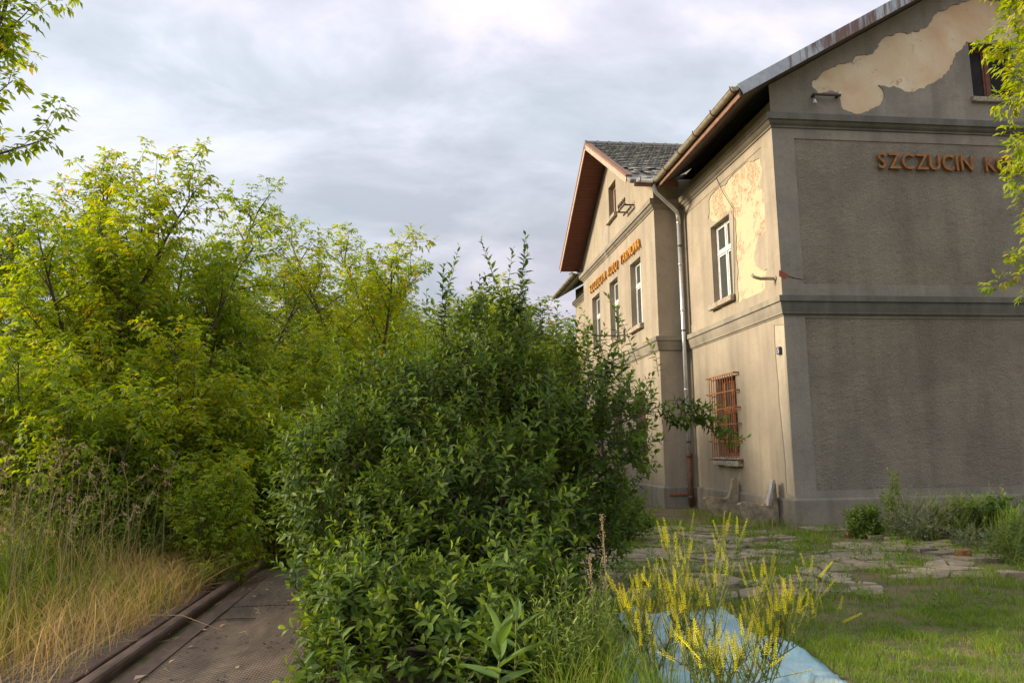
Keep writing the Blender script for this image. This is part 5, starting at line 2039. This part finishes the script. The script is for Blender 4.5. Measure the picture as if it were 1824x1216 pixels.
BED = [
    ('leafy_plant', 1540, 900, 930, 12.9, .30, .30, 'bushlight', 110, 'low dark leafy plant at the left end of the flower bed', dict(leaf=(.06, .1), wr=.5, L=(.15, .3))),
    ('tall_herb', 1600, 868, 930, 13.2, .22, .55, 'bushlight', 60, 'tall herb with drooping top leaves against the plinth', dict(leaf=(.07, .12), wr=.32, L=(.3, .5), upw=1.6)),
    ('silver_shrub', 1640, 895, 960, 12.3, .58, .42, 'silverleaf', 330, 'silvery small leaved shrub in the flower bed', dict(leaf=(.025, .04), wr=.6, L=(.18, .32))),
    ('green_perennial', 1715, 905, 960, 12.2, .50, .40, 'bushlight', 230, 'mid green perennial right of the silvery shrub', dict(leaf=(.04, .07), wr=.4, L=(.2, .36), upw=1.0)),
    ('trailing_plant', 1760, 950, 1000, 10.9, .60, .20, 'silverleaf', 240, 'trailing small leaved plant beside the red brick', dict(leaf=(.02, .035), wr=.7, L=(.12, .22))),
    ('broad_leaf_perennial', 1770, 890, 960, 12.0, .40, .42, 'bigleaf', 120, 'yellow green broad leaved perennial in front of the plinth', dict(leaf=(.06, .11), wr=.5, L=(.2, .35))),
    ('weedy_clump', 1830, 985, 1040, 9.7, .50, .30, 'bigleaf', 170, 'light green weedy clump at the right edge of the view', dict(leaf=(.07, .12), wr=.16, L=(.25, .45), upw=1.2)),
]
for i, (nm, px, pt, pb, Y, rad, hh, mt, n, lab, kw) in enumerate(BED):
    x = hit(px, 950, 1, Y).x
    bush(nm, (x, Y, 0), [((x, Y, hh * .8), (rad, rad * .8, hh))], n, lab, 'plant', mt, stems=4, seed=50 + i, ntw=10, tpl=KITE, barkmat='stalk', **kw)
for i, (px, Y, h, lab) in enumerate(((1815, 11.3, .75, 'clump of upright sword shaped iris leaves at the right edge'), (1775, 11.9, .6, 'smaller clump of sword shaped leaves left of the iris clump'))):
    x = hit(px, 950, 1, Y).x
    gg = np.random.default_rng(90 + i)
    n = 70
    pos = np.stack([gg.normal(0, .13, n), gg.normal(0, .1, n), np.zeros(n)], 1)
    me = blades_mesh('foliage', pos, gg.uniform(.6, 1.05, n) * h, gg.normal(0, .22, (n, 2)) * h, gg.uniform(.018, .03, n), gg.uniform(.2, .6, n), MT['lawn'])
    root = empty('iris_clump', (x, Y, 0), lab, 'plant', 'sword leaved clumps in the flower bed')
    shared('foliage', me, root, (0, 0, 0))['kind'] = 'stuff'
# tall flower spike
x = hit(1792, 950, 1, 12.4).x
root = empty('flower_spike', (x, 12.4, 0), 'pale faded flower spike rising above the bed', 'flower')
m = MB()
zt_ = hit(1792, 862, 1, 12.4).z
m.tube([(x, 12.4, 0), (x, 12.4, zt_)], [.008, .004], 5)
m.build('stem', MT['stalk'], root)
A = [[], [], [], [], [], []]
for k in range(260):
    f = R.uniform(.45, 1)
    az = R.uniform(0, 6.28)
    rr_ = .06 * (1.2 - f)
    for arr, v in zip(A, ((math.cos(az) * rr_, math.sin(az) * rr_, zt_ * f), (math.cos(az), math.sin(az), .2), (0, 0, 1), .035, .02, R.random())):
        arr.append(v)
shared('flowers', leaf_mesh('flowers', SMALL, *A, MT['seed']), root, (0, 0, 0))['kind'] = 'stuff'
# grass tufts at the foot of the bench ends and along the plinth
grass_field('tufts_by_wall', 9000, (5.6, 12), (12.9, 18.5), lambda x, y, g: g.uniform(.06, .26, len(x)), (.006, .014), 'lawn', lambda x, y, h, g: g.normal(.55, .2, len(x)), 16,
            lambda x, y, g: ((x < 7.5) & (x > 6.1) & (y > 14.4) & (g.random(len(x)) < .55)) | ((x > 8.2) & (y < 14.0) & (y > 12.4) & (g.random(len(x)) < .6)), .45)

# ------------------------------------------------------------------ litter on the deck
g = random.Random(65)
m = MB()
for i in range(420):
    x = -2.5 - abs(g.gauss(0, .45)) if i % 6 else g.uniform(-2.5, -1.4)
    y = g.uniform(5.2, 10.6)
    az = g.uniform(0, 6.28)
    L = g.uniform(.1, .5) if i % 6 else g.uniform(.04, .16)
    z = .03 if x < -2.5 else .02
    p = Vector((x, y, z + g.uniform(.0, .05)))
    e = p + Vector((math.cos(az) * L, math.sin(az) * L, g.uniform(-.01, .10) if x < -2.5 else .0))
    m.tube([p, p.lerp(e, .5) + Vector((g.gauss(0, .03), g.gauss(0, .03), .02)), e], [.0028, .0026, .0015], 3, False)
dm = MB()
for i in range(520):
    x, y = g.uniform(-2.1, -.9), g.uniform(5.4, 10.7)
    if mn.noise(Vector((x * 1.6, y * 1.2, 2))) < -.05 and i % 3:
        x = -2.08 + abs(g.gauss(0, .05))
    r_ = g.uniform(.002, .007)
    dm.obox((x, y, .026), (r_, r_ * .4, 0), (-r_ * .4, r_ * g.uniform(.6, 1.4), 0), (0, 0, r_ * .5))
do = dm.build('soil_crumbs', MT['bark'])
do['kind'] = 'stuff'
o = m.build('dead_stems', MT['straw'])
o['kind'] = 'stuff'
g = random.Random(66)
mesh_leaf = leaf_mesh('fallen_leaf', KITE, [(0, 0, 0)], [(0, 1, .1)], [(0, 0, 1)], [.08], [.045], [.5], MT['seed'])
for i, (px, py, s) in enumerate(((370, 1120, 1.4), (335, 1152, 1.0), (238, 1210, 1.3), (455, 1062, .9), (480, 1050, .8), (400, 1110, 1.0), (510, 1070, .8), (300, 1180, .7), (420, 1190, .7))):
    p = hit(px, py, 2, .03)
    o = bpy.data.objects.new('fallen_leaf', mesh_leaf)
    COL.objects.link(o)
    o.location = p
    o.rotation_euler = (g.uniform(-.3, .3), g.uniform(-.3, .3), g.uniform(0, 6.28))
    o.scale = (s, s, s)
    tag(o, 'dry curled leaf lying on the rusty deck', 'leaf', 'dry leaves on the deck')
for i, (a, b, lab) in enumerate((((250, 1095), (395, 1122), 'long pale straw lying across the rail'), ((385, 1103), (455, 1100), 'short dark twig lying on the deck plates'))):
    p, q2 = hit(*a, 2, .13 if i == 0 else .03), hit(*b, 2, .03)
    m = MB()
    m.tube([p, p.lerp(q2, .5) + Vector((0, .03, .06 if i == 0 else .0)), q2], [.003, .004, .002] if i == 0 else [.008, .009, .007], 5)
    tag(m.build('straw' if i == 0 else 'twig', MT['straw'] if i == 0 else MT['bark'], None, False, tuple(p)), lab, 'straw' if i == 0 else 'twig')
